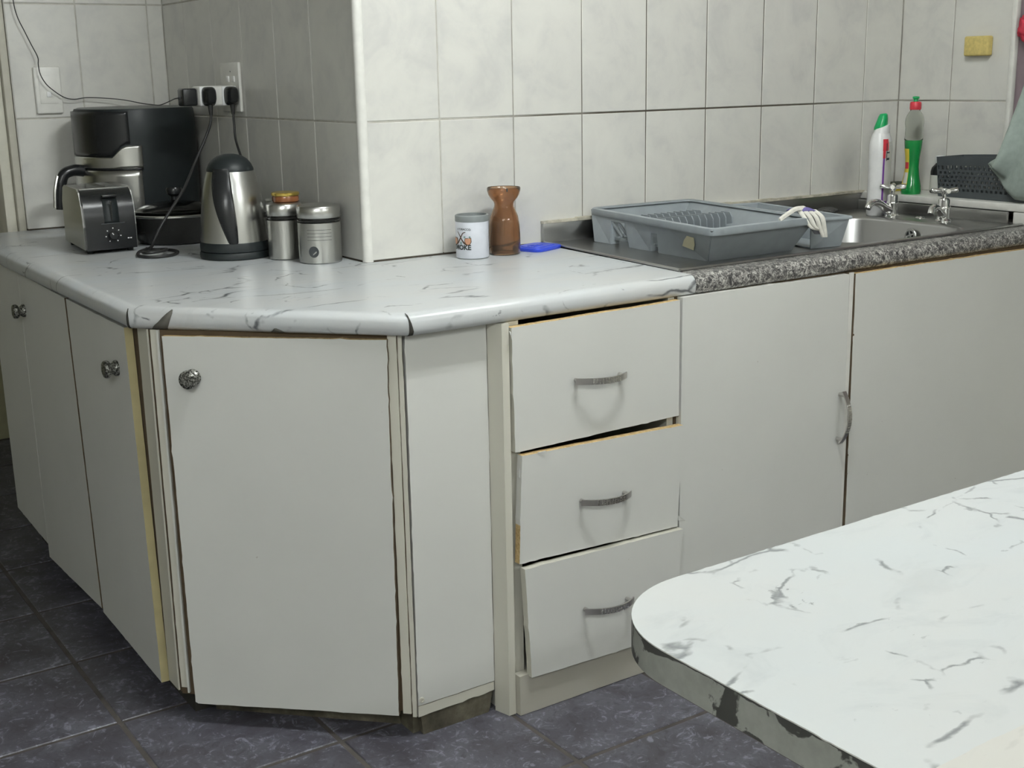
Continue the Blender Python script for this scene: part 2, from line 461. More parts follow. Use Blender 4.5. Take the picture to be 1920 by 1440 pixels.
# right wall
bm = NB(); box(bm, XR + .0018, XR + .25, -.362, .12, 0, CEILZ)
box(bm, XR + .0018, XR + .25, -1.7, -.362, 0, .857); box(bm, XR + .0018, XR + .25, -5.3, -1.7, 0, CEILZ); box(bm, XR + .0018, XR + .25, -1.7, -.362, 2.1, CEILZ)
wall_right = struct('wall_right', bm, [GROUT], 'right wall tiled beside the window above the sink')
yr = [-.360, -.176, 0]
for (z0, z1) in [(.878, 1.1265)] + ZROWS[1:]:
    for a, b in zip(yr[:-1], yr[1:]):
        put_tile(wall_right, XR, (a + b) / 2, (z0 + z1) / 2, b - a - .0032, z1 - z0, -math.pi / 2)
bm = NB(); box(bm, XR + .001, XR + .2, -.3655, -.3622, .877, 2.1)
obj('window_reveal', bm, MAUVE, wall_right, 0)
bm = NB(); box(bm, XR + .0004, XR + .0017, -.362, 0, 1.737, CEILZ); box(bm, XR + .0004, XR + .0017, -1.7, -.362, 2.1, CEILZ); box(bm, XR + .0004, XR + .0017, -5.3, -1.7, 0, CEILZ); box(bm, XR + .0004, XR + .0017, -1.7, -.6, 0, .857); obj('plaster', bm, CREAM, wall_right, 0)
# other walls
bm = NB(); box(bm, -3.3, XR + .25, -5.42, -5.3, 0, CEILZ); struct('wall_front', bm, ROOMWALL, 'plain painted wall on the near side of the kitchen')
bm = NB(); box(bm, -3.4, -3.3, -5.42, 2.2, 0, CEILZ); struct('wall_left', bm, ROOMWALL, 'plain cream wall on the left of the room')
bm = NB(); box(bm, -3.3, -.1, 2.1, 2.2, 0, CEILZ); box(bm, -.2, -.1, YD + .121, 2.1, 0, CEILZ)
struct('wall_passage', bm, OLIVE, 'olive painted passage wall seen past the counter end')
bm = NB(); box(bm, -3.4, XR + .25, -5.42, 2.2, CEILZ, CEILZ + .1); struct('ceiling', bm, CEIL, 'plain white ceiling over the kitchen')
# floor
PF, XF0, YF0 = .3215, -.8743, -.1664
bm = NB(); box(bm, -3.4, XR + .25, -5.42, 2.2, -.1, -.0025)
floor = struct('floor', bm, FGROUT, 'dark slate-blue tiled kitchen floor with worn grout')
for i in range(-6, 8):
    for j in range(-11, 8):
        x = XF0 + (i + .5) * PF; y = YF0 + (j + .5) * PF
        if x < -2.75 or y > 2.3: continue
        near = (-1.95 < x < 1.55 and -1.6 < y < 2.2) and not (x > -.25 and y > .1)
        if not near: continue
        o = bpy.data.objects.new('floor_tile', tile_mesh(PF - .010, PF - .010, 'floor_tile', FLOORT, .006, .0016)); COL.objects.link(o)
        o.parent = floor; o.location = (x, y, random.uniform(-.0006, .0)); o.rotation_euler = (-math.pi / 2, 0, 0)
bm = NB()
box(bm, -3.3, -1.85, -5.3, 2.1, -.0025, -.0008); box(bm, -1.85, XR, -5.3, -1.775, -.0025, -.0008)
obj('far_floor_tiles', bm, FLOORT, floor, 0)['kind'] = 'stuff'
# trims
bm = NB(); lathe(bm, [(.0125, 0), (.0125, 1.62)], (XP + .0105, .0105, .8255), 20, 0)
tag(obj('trim_1', bm, WHITEPLASTIC, None, 40, (0, 0, 0)), 'white plastic corner strip down the tiled pillar edge', None, None, 'structure')
bm = NB(); box(bm, XR - .006, XR + .012, -.374, -.358, .877, 2.1, 0, .004)
tag(obj('trim_2', bm, WHITEPLASTIC, None, 40, (0, 0, 0)), 'white plastic edge strip where the tiles meet the window', None, None, 'structure')
bm = NB(); box(bm, -.655, -.635, YD + .004, YD + .16, 0, 2.1, 0, .003); box(bm, -.684, -.655, YD + .02, YD + .16, 0, 2.1, 1, .004)
tag(obj('door_1', bm, [plain('jamb_shadow_paint', (.50, .48, .40), .5), CREAM], None, 40, (0, 0, 0)), 'cream door frame at the end of the tiled wall', None, None, 'structure')
# caulk over the sink upstand
bm = NB()
for i in range(22):
    x = .272 + i * .0515
    box(bm, x, x + .0525, -.0135 - random.uniform(0, .002), -.0005, .8745, .8795 + random.uniform(0, .003), 0)
tag(obj('trim_3', bm, plain('old_caulk', (.50, .47, .38), .9, var=.3, vs=45), None, 0, (0, 0, 0)), 'crumbly cream sealant line above the steel sink upstand', None, None, 'structure')
# window sill ledge, window
bm = NB(); box(bm, 1.40, XR + .19, -1.7, -.0005, .857, .877, 0, .003)
sill = tag(obj('trim_4', bm, WHITEPLASTIC, None, 40, (0, 0, 0)), 'white window ledge holding bottles and the basket', None, None, 'structure')
bm = NB(); box(bm, XR + .19, XR + .2, -1.7, -.3655, .88, 2.1)
win = struct('window_1', bm, NIGHT, 'dark night window beyond the tiled right wall')
bm = NB(); box(bm, XR + .165, XR + .19, -.41, -.3656, .878, 2.1, 0, .003); box(bm, XR + .165, XR + .19, -1.7, -.41, .878, .92, 0, .003)
obj('window_frame', bm, CREAM, win, 40)
bm = NB(); n_ = 60
P0 = []
for i in range(n_ + 1):
    y = -.42 - i * 1.2 / n_; P0.append((XR + .13 + .018 * math.sin(i * 1.1), y))
vv = [[bm.verts.new((x, y, z)) for (x, y) in P0] for z in (.9, 2.05)]
for i in range(n_): bm.faces.new((vv[0][i], vv[0][i + 1], vv[1][i + 1], vv[1][i]))
cu = obj('curtain', bm, MAUVE, None, 60); cu.modifiers.new('thick', 'SOLIDIFY').thickness = .002
tag(cu, 'mauve curtain hanging in the window by the red bow', 'curtain')

# twin-tube fitting over the drawers, then the added fill lights in the same shape
for LX, LY, LE, LH, LLAB in LAMPS:
    lamp = thing('room_or_fill_light', (LX, LY, CEILZ), LLAB, 'light')
    bm = NB(); box(bm, LX - LH - .03, LX + LH + .03, LY - .035, LY + .035, CEILZ - .05, CEILZ, 0, .006); obj('batten', bm, WHITEPLASTIC, lamp)
    em = MT('tube_glow'); em.col((.9, .9, .9)); em.set(Emission_Color=(.955, 1.0, 1.005, 1), Emission_Strength=LAMP_E * LE)
    for s in (-1, 1):
        bm = NB(); tube(bm, [(LX - LH, LY + s * .045, LAMP_Z), (LX + LH, LY + s * .045, LAMP_Z)], .013, 16, 0, 0)
        obj('tube', bm, em.m, lamp)
        for e in (-1, 1):
            bm = NB(); box(bm, LX + e * (LH + .01) - .012, LX + e * (LH + .01) + .012, LY + s * .045 - .014, LY + s * .045 + .014, LAMP_Z - .016, CEILZ - .03, 0, .003)
            obj('tube_holder', bm, WHITEPLASTIC, lamp)

# ================================================================ WORKTOPS
PROFILE = [(.024, .825), (.015, .8243), (.008, .8215), (.003, .816), (.0005, .809), (0, .801), (.0005, .794), (.003, .789), (.008, .7855), (.014, .785)]
def offset_chain(ch, d):
    out = []
    for i, p in enumerate(ch):
        p = Vector(p)
        def nrm(a, b):
            e = (Vector(b) - Vector(a)).normalized(); return Vector((-e.y, e.x))
        if i == 0: n1 = n2 = nrm(ch[0], ch[1])
        elif i == len(ch) - 1: n1 = n2 = nrm(ch[-2], ch[-1])
        else: n1 = nrm(ch[i - 1], p); n2 = nrm(p, ch[i + 1])
        m_ = (n1 + n2).normalized(); out.append(p + m_ * d / max(.2, m_.dot(n1)))
    return out
def worktop(name, chain, back, mat, label, cat):
    bm = NB()
    rings = []
    for d, z in PROFILE:
        rings.append([bm.verts.new((p.x, p.y, z)) for p in offset_chain(chain, d)])
    for k in range(len(rings) - 1):
        for i in range(len(chain) - 1):
            bm.faces.new((rings[k][i], rings[k][i + 1], rings[k + 1][i + 1], rings[k + 1][i]))
    top = [bm.verts.new((x, y, ZC)) for x, y in back]; bot = [bm.verts.new((x, y, .785)) for x, y in back]
    bm.faces.new(rings[0] + top); bm.faces.new(list(reversed(rings[-1] + bot)))
    allt = top; allb = bot
    for i in range(len(top) - 1): bm.faces.new((top[i], top[i + 1], bot[i + 1], bot[i]))
    bm.faces.new([r[-1] for r in rings] + [bot[0], top[0]])
    bm.faces.new([bot[-1]] + [r[0] for r in reversed(rings)] + [top[-1]])
    bmesh.ops.triangulate(bm, faces=[f for f in bm.faces if len(f.verts) > 4])
    return tag(obj(name, bm, mat, None, 35, (0, 0, 0)), label, cat)
CH = [(-.80, YD), (-.80, -.205), (-.432, -.597), (.232, -.597)]
wt = worktop('marble_worktop', CH, [(.272, -.001), (XP - .001, -.001), (XP - .001, YD - .001), (-.633, YD - .001), (-.633, YD + .001)], MARBLE,
             'white marble-effect worktop wrapping round the corner under the kettle', 'worktop')
# patches that follow the rounded edge: torn vinyl and open seams
def edge_patch(name, mat, A, B, spans, lift=.0009):
    """spans: list over the profile of (t0, t1) metres along edge A->B"""
    A = Vector(A); B = Vector(B); d = (B - A).normalized(); n = Vector((d.y, -d.x))
    bm = NB(); rows = []
    for (ins, z), sp in zip(PROFILE, spans):
        if sp is None: continue
        p0 = A + d * sp[0] - n * ins + n * lift; p1 = A + d * sp[1] - n * ins + n * lift
        zz = z + (lift if ins > .006 and z > .8 else 0)
        rows.append((bm.verts.new((p0.x, p0.y, zz)), bm.verts.new((p1.x, p1.y, zz))))
    for a, b in zip(rows[:-1], rows[1:]): bm.faces.new((a[0], a[1], b[1], b[0]))
    o = obj(name, bm, mat, wt, 40); o.modifiers.new('thick', 'SOLIDIFY').thickness = .0006; return o
TORN = plain('torn_backing', (.10, .095, .08), .8, var=.3)
edge_patch('open_seam', NEARBLACK, CH[1], CH[2], [None, None, (.0005, .002), (.0005, .003), (.0005, .0045), (.0005, .005), (.0005, .005), (.0005, .005), (.0005, .005), (.0005, .004)])
edge_patch('open_seam', NEARBLACK, CH[2], CH[3], [None, (.001, .002), (.001, .003), (.001, .004), (0.001, .006), (.001, .008), (.001, .010), (.001, .010), (.001, .011), (.001, .01)])
edge_patch('torn_vinyl', TORN, CH[1], CH[2], [None, None, (.088, .090), (.080, .091), (.072, .089), (.064, .086), (.055, .083), (.050, .080), (.046, .078), (.045, .076)])
edge_patch('torn_vinyl', TORN, CH[1], CH[2], [None, None, None, None, None, None, (.288, .292), (.283, .302), (.278, .306), (.276, .31)])
# speckled worktop around the sink
gw = worktop('speckled_worktop', [(.233, -.597), (XR - .001, -.597)], [(XR - .001, -.52), (.24, -.52)], GRANITE, 'grey speckled laminate worktop edge in front of the sink', 'worktop')
bm = NB(); box(bm, 1.394, XR - .001, -.519, -.001, .795, .825); obj('end_slab', bm, GRANITE, gw, 0)
bm = NB(); box(bm, 1.402, XR - .001, -.64, -.505, .826, .8565, 0, .003)
tag(obj('support_block', bm, WHITEPLASTIC), 'small white block propping up the window ledge', 'block')

# ================================================================ BASE CABINETS
def handle(parent, c, length, axis, nout):
    """arched bar pull: c centre on the door face, axis direction of the bar, nout outward"""
    ax = Vector(axis).normalized(); no = Vector(nout).normalized(); side = ax.cross(no)
    bm = NB(); N = 18; wv, tv = .0062, .0013; L = []
    for i in range(N + 1):
        t = i / N * 2 - 1
        p = Vector(c) + ax * t * length / 2 + no * (.012 + .022 * (1 - t * t))
        tang = (ax * length / 2 + no * (-.044 * t)).normalized(); nn = side.cross(tang).normalized()
        if nn.dot(no) < 0: nn = -nn
        L.append([bm.verts.new(p + side * s * wv + nn * q * tv) for s, q in ((-1, -1), (1, -1), (1, 1), (-1, 1))])
    for a, b in zip(L[:-1], L[1:]):
        for k in range(4): bm.faces.new((a[k], a[(k + 1) % 4], b[(k + 1) % 4], b[k]))
    bm.faces.new(L[0]); bm.faces.new(list(reversed(L[-1])))
    # feet
    for s in (-1, 1):
        q = Vector(c) + ax * s * length * .43
        tube(bm, [q - no * .001, q + no * .0155], .0042, 10, 0, 0)
    # square studs in the middle of the bar
    for i in range(11):
        t = (i - 5) / 5 * .52
        p = Vector(c) + ax * t * length / 2 + no * (.012 + .022 * (1 - t * t) + tv)
        for k in (-1, 0, 1):
            q = p + side * k * .0038; h = .0013
            vs = [bm.verts.new(q + ax * a * .0016 + side * b * .0012 + no * e) for e in (-.001, h * .6) for a, b in ((-1, -1), (1, -1), (1, 1), (-1, 1))]
            fs = [bm.faces.new([vs[x] for x in f]) for f in ((4, 5, 6, 7), (0, 1, 5, 4), (1, 2, 6, 5), (2, 3, 7, 6), (3, 0, 4, 7))]
            setm(fs, 1)
    return obj('handle', bm, [PEWTER, CHROME], parent, 40)
def knob(parent, c, nout):
    no = Vector(nout).normalized()
    M = Matrix.Translation(c) @ no.to_track_quat('Z', 'Y').to_matrix().to_4x4()
    bm = NB(); lathe(bm, [(.0155, 0), (.0155, .005), (.013, .008), (.0105, .011), (.0112, .0135), (.0155, .0155), (.0172, .019), (.0172, .024), (.0155, .0268), (.012, .028), (.0, .0283)], (0, 0, 0), 24, 0, M)
    return obj('knob', bm, KNOB, parent, 40)
def foot_prism(poly, z0, z1, mat, name, parent):
    bm = NB(); prism(bm, [Vector((x, y, z1)) for x, y in poly], (0, 0, 1), z1 - z0); return obj(name, bm, mat, parent, 0)
FU = (1, 0, 0)        # front boards run along +X, face -Y
LU = (0, -1, 0)       # left boards: u = -Y, face -X
D45 = Vector((.70711, -.70711, 0)); N45 = Vector((-.70711, -.70711, 0))

# far left cabinet
c1 = thing('base_cabinet', (-.5, .62, 0), 'cream base cabinet at the far left with a knob by the passage', 'cabinet')
foot_prism([(-.767, .232), (-.23, .232), (-.23, .995), (-.767, .995)], .095, .784, DARKGAP, 'carcass', c1)
foot_prism([(-.735, .232), (-.25, .232), (-.25, .98), (-.735, .98)], 0, .095, NEARBLACK, 'plinth', c1)
panel('end_panel', c1, (-.785, 0, 0), LU, [(-.998, .098), (-.690, .088), (-.690, .783), (-.998, .783)], .016, [MELA], 1)
d = panel('door', c1, (-.785, 0, 0), LU, [(-.687, .053), (-.2335, .074), (-.2755, .776), (-.687, .781)], .016, [MELA, DARKGAP], 2, edge=[0, 1, 0, 0])
knob(d, (-.785, .655, .694), (-1, 0, 0))
# left cabinet next to the corner
c2 = thing('base_cabinet', (-.5, 0, 0), 'cream base cabinet with a yellowed door edge left of the corner', 'cabinet')
foot_prism([(-.767, -.226), (-.50, -.226), (-.50, .230), (-.767, .230)], .058, .784, DARKGAP, 'carcass', c2)
foot_prism([(-.738, -.214), (-.52, -.214), (-.52, .230), (-.738, .230)], 0, .058, NEARBLACK, 'plinth', c2)
d = panel('door', c2, (-.785, 0, 0), LU, [(-.2225, .069), (.163, .056), (.134, .775), (-.2640, .776)], .016, [MELA, YEDGE], 3, edge=[0, 1, 0, 0])
knob(d, (-.785, -.067, .685), (-1, 0, 0))
# angled corner cabinet
c3 = thing('corner_cabinet', (-.58, -.38, 0), 'angled corner cabinet with one wide cream door and a mottled knob', 'cabinet')
foot_prism([(-.766, -.2285), (-.4295, -.5655), (-.4295, -.228)], .055, .784, DARKGAP, 'carcass', c3)
foot_prism([(-.700, -.2285), (-.4295, -.499), (-.4295, -.228)], .0, .055, DIRTSHADE, 'plinth', c3)
O45 = Vector((-.506, -.506, 0))
def u45(x, y, org=O45): return (Vector((x, y, 0)) - org).dot(D45)
d = panel('door', c3, O45, D45, [(u45(-.7515, -.2605), .0455), (u45(-.7475, -.2645), .0425), (u45(-.4603, -.5517), .0505), (u45(-.4547, -.5573), .777), (u45(-.7547, -.2573), .7745)], .011, [MELA, CHIP, DARKGAP], 4, edge=[0, 0, 2, 1, 0])
knob(d, (-.716, -.296, .6995), N45)
Op = Vector((-.4985, -.4985, 0))
def strip(name, parent, org, u, a, b, z0, z1, th, mat, seed=0): return panel(name, parent, org, u, [(a, z0), (b, z0), (b, z1), (a, z1)], th, [mat], seed, .0004)
ul = u45(-.767, -.23, Op); ur = u45(-.4295, -.5675, Op)
strip('cover_strip', c3, Op + N45 * .001, D45, ul + .001, ul + .0135, .070, .784, .004, MELA_OLD, 5)
strip('cover_strip', c3, Op + N45 * .004, D45, ul + .0145, ul + .0185, .060, .784, .007, MELA, 6)
strip('cover_strip', c3, Op + N45 * .003, D45, ur - .0265, ur - .0105, .052, .784, .006, MELA_OLD, 7)
strip('cover_strip', c3, Op + N45 * .001, D45, ur - .0085, ur - .001, .045, .784, .004, MELA_OLD, 8)
# corner post between the left door and the angled door (belongs to the left cabinet)
strip('corner_post', c2, (-.7705, 0, 0), LU, .168, .222, .060, .784, .0033, MELA_OLD, 9)
# narrow panel cabinet
c4 = thing('narrow_cabinet', (-.34, -.4, 0), 'narrow fixed cabinet panel between the angled door and the drawers', 'cabinet')
foot_prism([(-.4275, -.550), (-.252, -.550), (-.252, -.08), (-.4275, -.08)], .035, .784, DARKGAP, 'carcass', c4)
foot_prism([(-.4275, -.545), (-.252, -.545), (-.252, -.08), (-.4275, -.08)], .0, .035, DIRTSHADE, 'plinth', c4)
panel('panel', c4, (0, -.5632, 0), FU, [(-.4235, .064), (-.2515, .0645), (-.2510, .781), (-.4215, .780)], .016, [MELA, DARKGAP], 10, .0006, edge=[0, 0, 0, 0])
panel('bottom_rail', c4, (0, -.5622, 0), FU, [(-.4235, .040), (-.2515, .045), (-.2515, .0625), (-.4235, .0625)], .014, [MELA_OLD], 11, .001)
panel('kick_board', c4, (0, -.5605, 0), FU, [(-.413, .0), (-.265, .0), (-.253, .05), (-.419, .045)], .012, [DIRTSHADE], 12, .0015)
bm = NB(); lathe(bm, [(.0055, 0), (.0055, .002), (.0035, .0025), (.0035, .001)], (0, 0, 0), 14, 0, Matrix.Translation((-.4165, -.5632, .075)) @ Vector((0, -1, 0)).to_track_quat('Z', 'Y').to_matrix().to_4x4())
obj('hole_cap', bm, MELA_OLD, c4)
# drawer cabinet
c5 = thing('drawer_cabinet', (-.02, -.32, 0), 'three-drawer cabinet with loose chipped drawer fronts', 'cabinet')
bm = NB()
box(bm, -.2405, -.2245, -.598, -.06, .0, .784); box(bm, -.2245, -.196, -.5865, -.57, .06, .784); box(bm, .168, .184, -.586, -.06, .0, .784); box(bm, -.2245, .168, -.075, -.06, .03, .784); box(bm, -.2245, .168, -.586, -.075, .055, .07)
obj('carcass', bm, MELA_OLD, c5, 0)
for z in (.30, .535, .772):
    bm = NB(); box(bm, -.2245, .168, -.50, -.09, z - .14, z - .125); obj('drawer_bottom', bm, DARKGAP, c5, 0)
bm = NB(); prism(bm, [(-.2500, -.5625, .0), (-.2405, -.5985, .0), (-.2405, -.5985, .784), (-.2500, -.5625, .784)], (-.96, -.27, 0), .003); obj('filler_strip', bm, MELA_OLD, c5, 0)
panel('kick_board', c5, (0, -.612, 0), FU, [(-.2235, .001), (.183, .001), (.183, .082), (-.2235, .084)], .02, [mat_melamine('kick_melamine', (.52, .50, .43))], 13, .0005)
def drawer(Y, poly, seed, edge, hx, hz):
    d_ = panel('drawer', c5, (0, Y, 0), FU, poly, .016, [MELA, CHIP, MELA_OLD], seed, .0007, edge=edge)
    handle(d_, (hx, Y, hz), .124, (1, 0, random.uniform(-.06, -.04)), (0, -1, 0)); return d_
dr1 = drawer(-.6035, [(-.2187, .5374), (.1855, .5413), (.1842, .7805), (-.2225, .7757)], 14, [1, 0, 1, 2], -.024, .654)
dr2 = drawer(-.6125, [(-.2197, .318), (-.2189, .3700), (.1775, .3056), (.1895, .5223), (-.2093, .5316)][0:1] + [(.1779, .3056), (.1895, .5223), (-.2093, .5316), (-.2163, .395)], 15, [0, 0, 1, 0, 1], -.019, .4125)
dr3 = drawer(-.6225, [(-.2024, .0805), (.166, .0715), (.1838, .3014), (-.2144, .3091)], 16, [0, 0, 2, 2], -.019, .1885)
# flakes of torn edging
def flake(parent, pts, mat):
    bm = NB(); a = [bm.verts.new(p) for p in pts]; bm.faces.new(a)
    o = obj('torn_edging', bm, mat, parent, 0); o.modifiers.new('thick', 'SOLIDIFY').thickness = .0006; return o
flake(dr1, [(-.2235, -.604, .768), (-.2305, -.609, .772), (-.229, -.612, .764), (-.2225, -.606, .752)], MELA)
flake(dr2, [(-.2145, -.6125, .505), (-.2195, -.618, .512), (-.2215, -.617, .495), (-.2155, -.613, .488)], MELA)
flake(dr2, [(.1785, -.613, .330), (.186, -.620, .322), (.191, -.622, .318), (.180, -.613, .318)], MELA)
flake(dr2, [(-.175, -.6132, .5325), (-.158, -.616, .5335), (-.157, -.616, .5305), (-.172, -.6135, .5295)], MELA)
# sink cabinet
c6 = thing('sink_cabinet', (.86, -.32, 0), 'wide two-door cabinet under the sink with one bow handle', 'cabinet')
bm = NB()
box(bm, .186, .20, -.586, -.06, .09, .784); box(bm, .683, .699, -.596, -.45, .09, .784); box(bm, 1.40, 1.416, -.586, -.06, .09, .784); box(bm, .2, 1.4, -.586, -.075, .09, .105); box(bm, .2, 1.4, -.075, -.06, .09, .784)
box(bm, 1.416, 1.54, -.596, -.586, .0, .784); box(bm, .2, .683, -.5855, -.575, .76, .784); box(bm, .699, 1.4, -.5855, -.575, .76, .784)
obj('carcass', bm, DARKGAP, c6, 0)
bm = NB(); box(bm, .186, 1.54, -.56, -.545, 0, .09); obj('plinth', bm, DIRTSHADE, c6, 0)
d = panel('door', c6, (0, -.6035, 0), FU, [(.1915, .095), (.689, .095), (.6790, .7815), (.1912, .7845)], .016, [MELA, CHIP, WHITEPLASTIC], 20, .0005, edge=[0, 2, 2, 0])
handle(d, (.6635, -.6035, .4585), .120, (.03, 0, 1), (0, -1, 0))
d = panel('door', c6, (0, -.6035, 0), FU, [(.7045, .095), (1.52, .095), (1.52, .7765), (.7000, .7805)], .016, [MELA, CHIP, DARKGAP], 21, .0006, edge=[0, 0, 1, 2])
bm = NB(); box(bm, .6855, .6985, -.6005, -.5965, .1, .7835, 0, .001); obj('cover_strip', bm, WHITEPLASTIC, c6, 0)
for z in (.642, .315, .36):
    bm = NB(); lathe(bm, [(.0025, 0), (.0022, .0008), (0, .001)], (0, 0, 0), 10, 0, Matrix.Translation((.7005 + random.uniform(0, .001), -.6040, z)) @ Vector((0, -1, 0)).to_track_quat('Z', 'Y').to_matrix().to_4x4())
    obj('screw_cap', bm, DARKGAP, c6)

# ================================================================ FOREGROUND TABLE
TZ = .75
tb = thing('table', (-.2, -2.0, 0), 'white marble-topped table with a chipped dark edge in the foreground', 'table')
def rounded(x0, x1, y0, y1, rl, rr, n=14):
    pts = []
    for cx, cy, r, a0 in ((x0 + rl, y0 + rl, rl, math.pi), (x1 - rr, y0 + rr, rr, 1.5 * math.pi), (x1 - rr, y1 - rr, rr, 0), (x0 + rl, y1 - rl, rl, .5 * math.pi)):
        for k in range(n + 1):
            a = a0 + k / n * math.pi / 2; pts.append((cx + r * math.cos(a), cy + r * math.sin(a)))
    return pts
TP = rounded(-.8275, .55, -2.62, -1.6125, .112, .1, 18)
# core with chipped edge band
def mat_tedge():
    m = MT('chipped_table_edge'); co = m.obj_co()
    sx = m.n('ShaderNodeSeparateXYZ'); m.l(co, sx.inputs[0])
    n1 = m.noise(co, 13, 5, .55, .8); n2 = m.noise(co, 60, 3, .6)
    k = m.ramp(m.math('ADD', n1, m.math('MULTIPLY', n2, .08)), [(.565, 0.0), (.585, 1.0)])
    top = m.math('GREATER_THAN', m.math('ADD', sx.outputs[2], m.math('MULTIPLY', n2, .006)), .7505)
    k = m.math('MAXIMUM', k, top)
    m.col(m.mix(k, m.ramp(n2, [(.3, (.29, .30, .27)), (.7, (.36, .37, .335))]), (.06, .06, .055))); m.set(Roughness=.5); return m.m
bm = NB(); prism(bm, [(x, y, TZ - .0012) for x, y in TP], (0, 0, 1), .031); obj('edge_band', bm, mat_tedge(), tb, 35)
jt, _ = jag(TP, .00045, .006, 5)
bm = NB(); prism(bm, [(x, y, TZ) for x, y in jt], (0, 0, 1), .0011, 0, 1); obj('table_top', bm, [MARBLE_TABLE, plain('vinyl_rim', (.7, .7, .66), .5)], tb, 0)
jt, _ = jag([(-.8255, -2.50), (.55, -2.50), (.55, -1.972), (-.79, -1.9785), (-.8255, -1.979)], .0006, .01, 6)
bm = NB(); prism(bm, [(x, y, TZ + .0006) for x, y in jt], (0, 0, 1), .0005); obj('vinyl_overlap', bm, MARBLE_CREAM, tb, 0)
LEGM = plain('dark_table_leg', (.05, .045, .04), .4)
for x, y in ((-.45, -1.86), (-.45, -2.42), (.38, -1.86), (.38, -2.42)):
    bm = NB(); lathe(bm, [(.024, .0), (.024, .008), (.019, .01), (.021, .70), (.034, .71), (.034, .7185)], (x, y, 0), 18); obj('leg', bm, LEGM, tb)

# ================================================================ SINK
def rrect(cx, cy, hx, hy, r, n=8):
    pts = []
    for sx, sy, a0 in ((1, -1, -math.pi / 2), (1, 1, 0), (-1, 1, math.pi / 2), (-1, -1, math.pi)):
        for k in range(n + 1):
            a = a0 + k / n * math.pi / 2
            pts.append((cx + sx * (hx - r) + r * math.cos(a), cy + sy * (hy - r) + r * math.sin(a)))
    return pts
sk = thing('steel_sink', (.83, -.28, .825), 'stainless steel sink with left drainer, bowl and back upstand', 'sink')
bx, by = 1.022, -.300
sx0, sx1, sy0, sy1 = .262, 1.388, -.546, -.003
def plate_poly(z):
    return [Vector((sx0 - .030, sy0, z)), Vector((sx1, sy0, z)), Vector((sx1, sy1, z)), Vector((sx0 + .012, sy1, z))]
bm = NB()
hole = rrect(bx, by, .240, .217, .10)
zt = .8285
hv = [bm.verts.new((x, y, zt)) for x, y in hole]
ov = [bm.verts.new(p) for p in plate_poly(zt)]
N_ = len(hv); q4 = N_ // 4
# fan between the outer corners and the hole (corner order: front-right, back-right, back-left, front-left)
oc = [ov[1], ov[2], ov[3], ov[0]]
for s in range(4):
    seg_ = hv[s * q4:(s + 1) * q4]
    for a, b in zip(seg_[:-1], seg_[1:]): bm.faces.new((oc[s], b, a))
    nx = hv[((s + 1) * q4) % N_]
    bm.faces.new((oc[s], oc[(s + 1) % 4], nx, seg_[-1]))
# bowl walls
prev = hv
for hx, hy, r, z in ((.234, .211, .096, .8262), (.230, .207, .094, .818), (.216, .194, .088, .70), (.206, .184, .08, .682), (.18, .15, .07, .674), (.03, .03, .029, .669)):
    cur = [bm.verts.new((x, y, z)) for x, y in rrect(bx, by, hx, hy, r)]
    for i in range(N_):
        j = (i + 1) % N_; bm.faces.new((prev[i], prev[j], cur[j], cur[i]))
    prev = cur
bm.faces.new(prev)
ob = obj('bowl_and_drainer', bm, STEELD, sk, 50)
bm = NB()
pp = plate_poly(zt)
tube(bm, [pp[3] + Vector((.004, 0, 0)), pp[0] + Vector((.004, .003, 0))], .0032, 8, 0, 0); tube(bm, [pp[0] + Vector((.003, .003, 0)), pp[1] + Vector((0, .003, 0))], .0032, 8, 0, 0)
box(bm, sx0 - .02, sx1, sy0 + .002, sy0 + .006, .8255, .8285)
obj('rolled_rim', bm, STEELD, sk)
bm = NB(); box(bm, .272, 1.395, -.012, -.001, .8255, .8745, 0, .002); obj('back_upstand', bm, STEELD, sk)
bm = NB(); box(bm, 1.384, 1.394, -.50, -.012, .8255, .8565, 0, .002); obj('side_upstand', bm, STEELD, sk)
Mx = Matrix.Translation((1.2395, -.318, .793)) @ Vector((-1, 0, .1)).to_track_quat('Z', 'Y').to_matrix().to_4x4()
bm = NB(); lathe(bm, [(.018, 0), (.018, .003), (.0165, .0045), (.012, .0045), (.0115, .002)], (0, 0, 0), 24, 0, Mx)
ovf = obj('overflow_ring', bm, STEEL, sk)
bm = NB(); lathe(bm, [(.0115, .001), (.0115, .0022)], (0, 0, 0), 20, 0, Mx)
for k in range(4):
    a = k * math.pi / 2 + .4
    box(bm, -.0022, .0022, .0035, .0112, .002, .0032, 1, 0, 2, Mx @ Matrix.Rotation(a, 4, 'Z'))
lathe(bm, [(.004, .002), (.004, .0034)], (0, 0, 0), 12, 1, Mx)
obj('overflow_cross', bm, [BLACKP, STEEL], ovf)
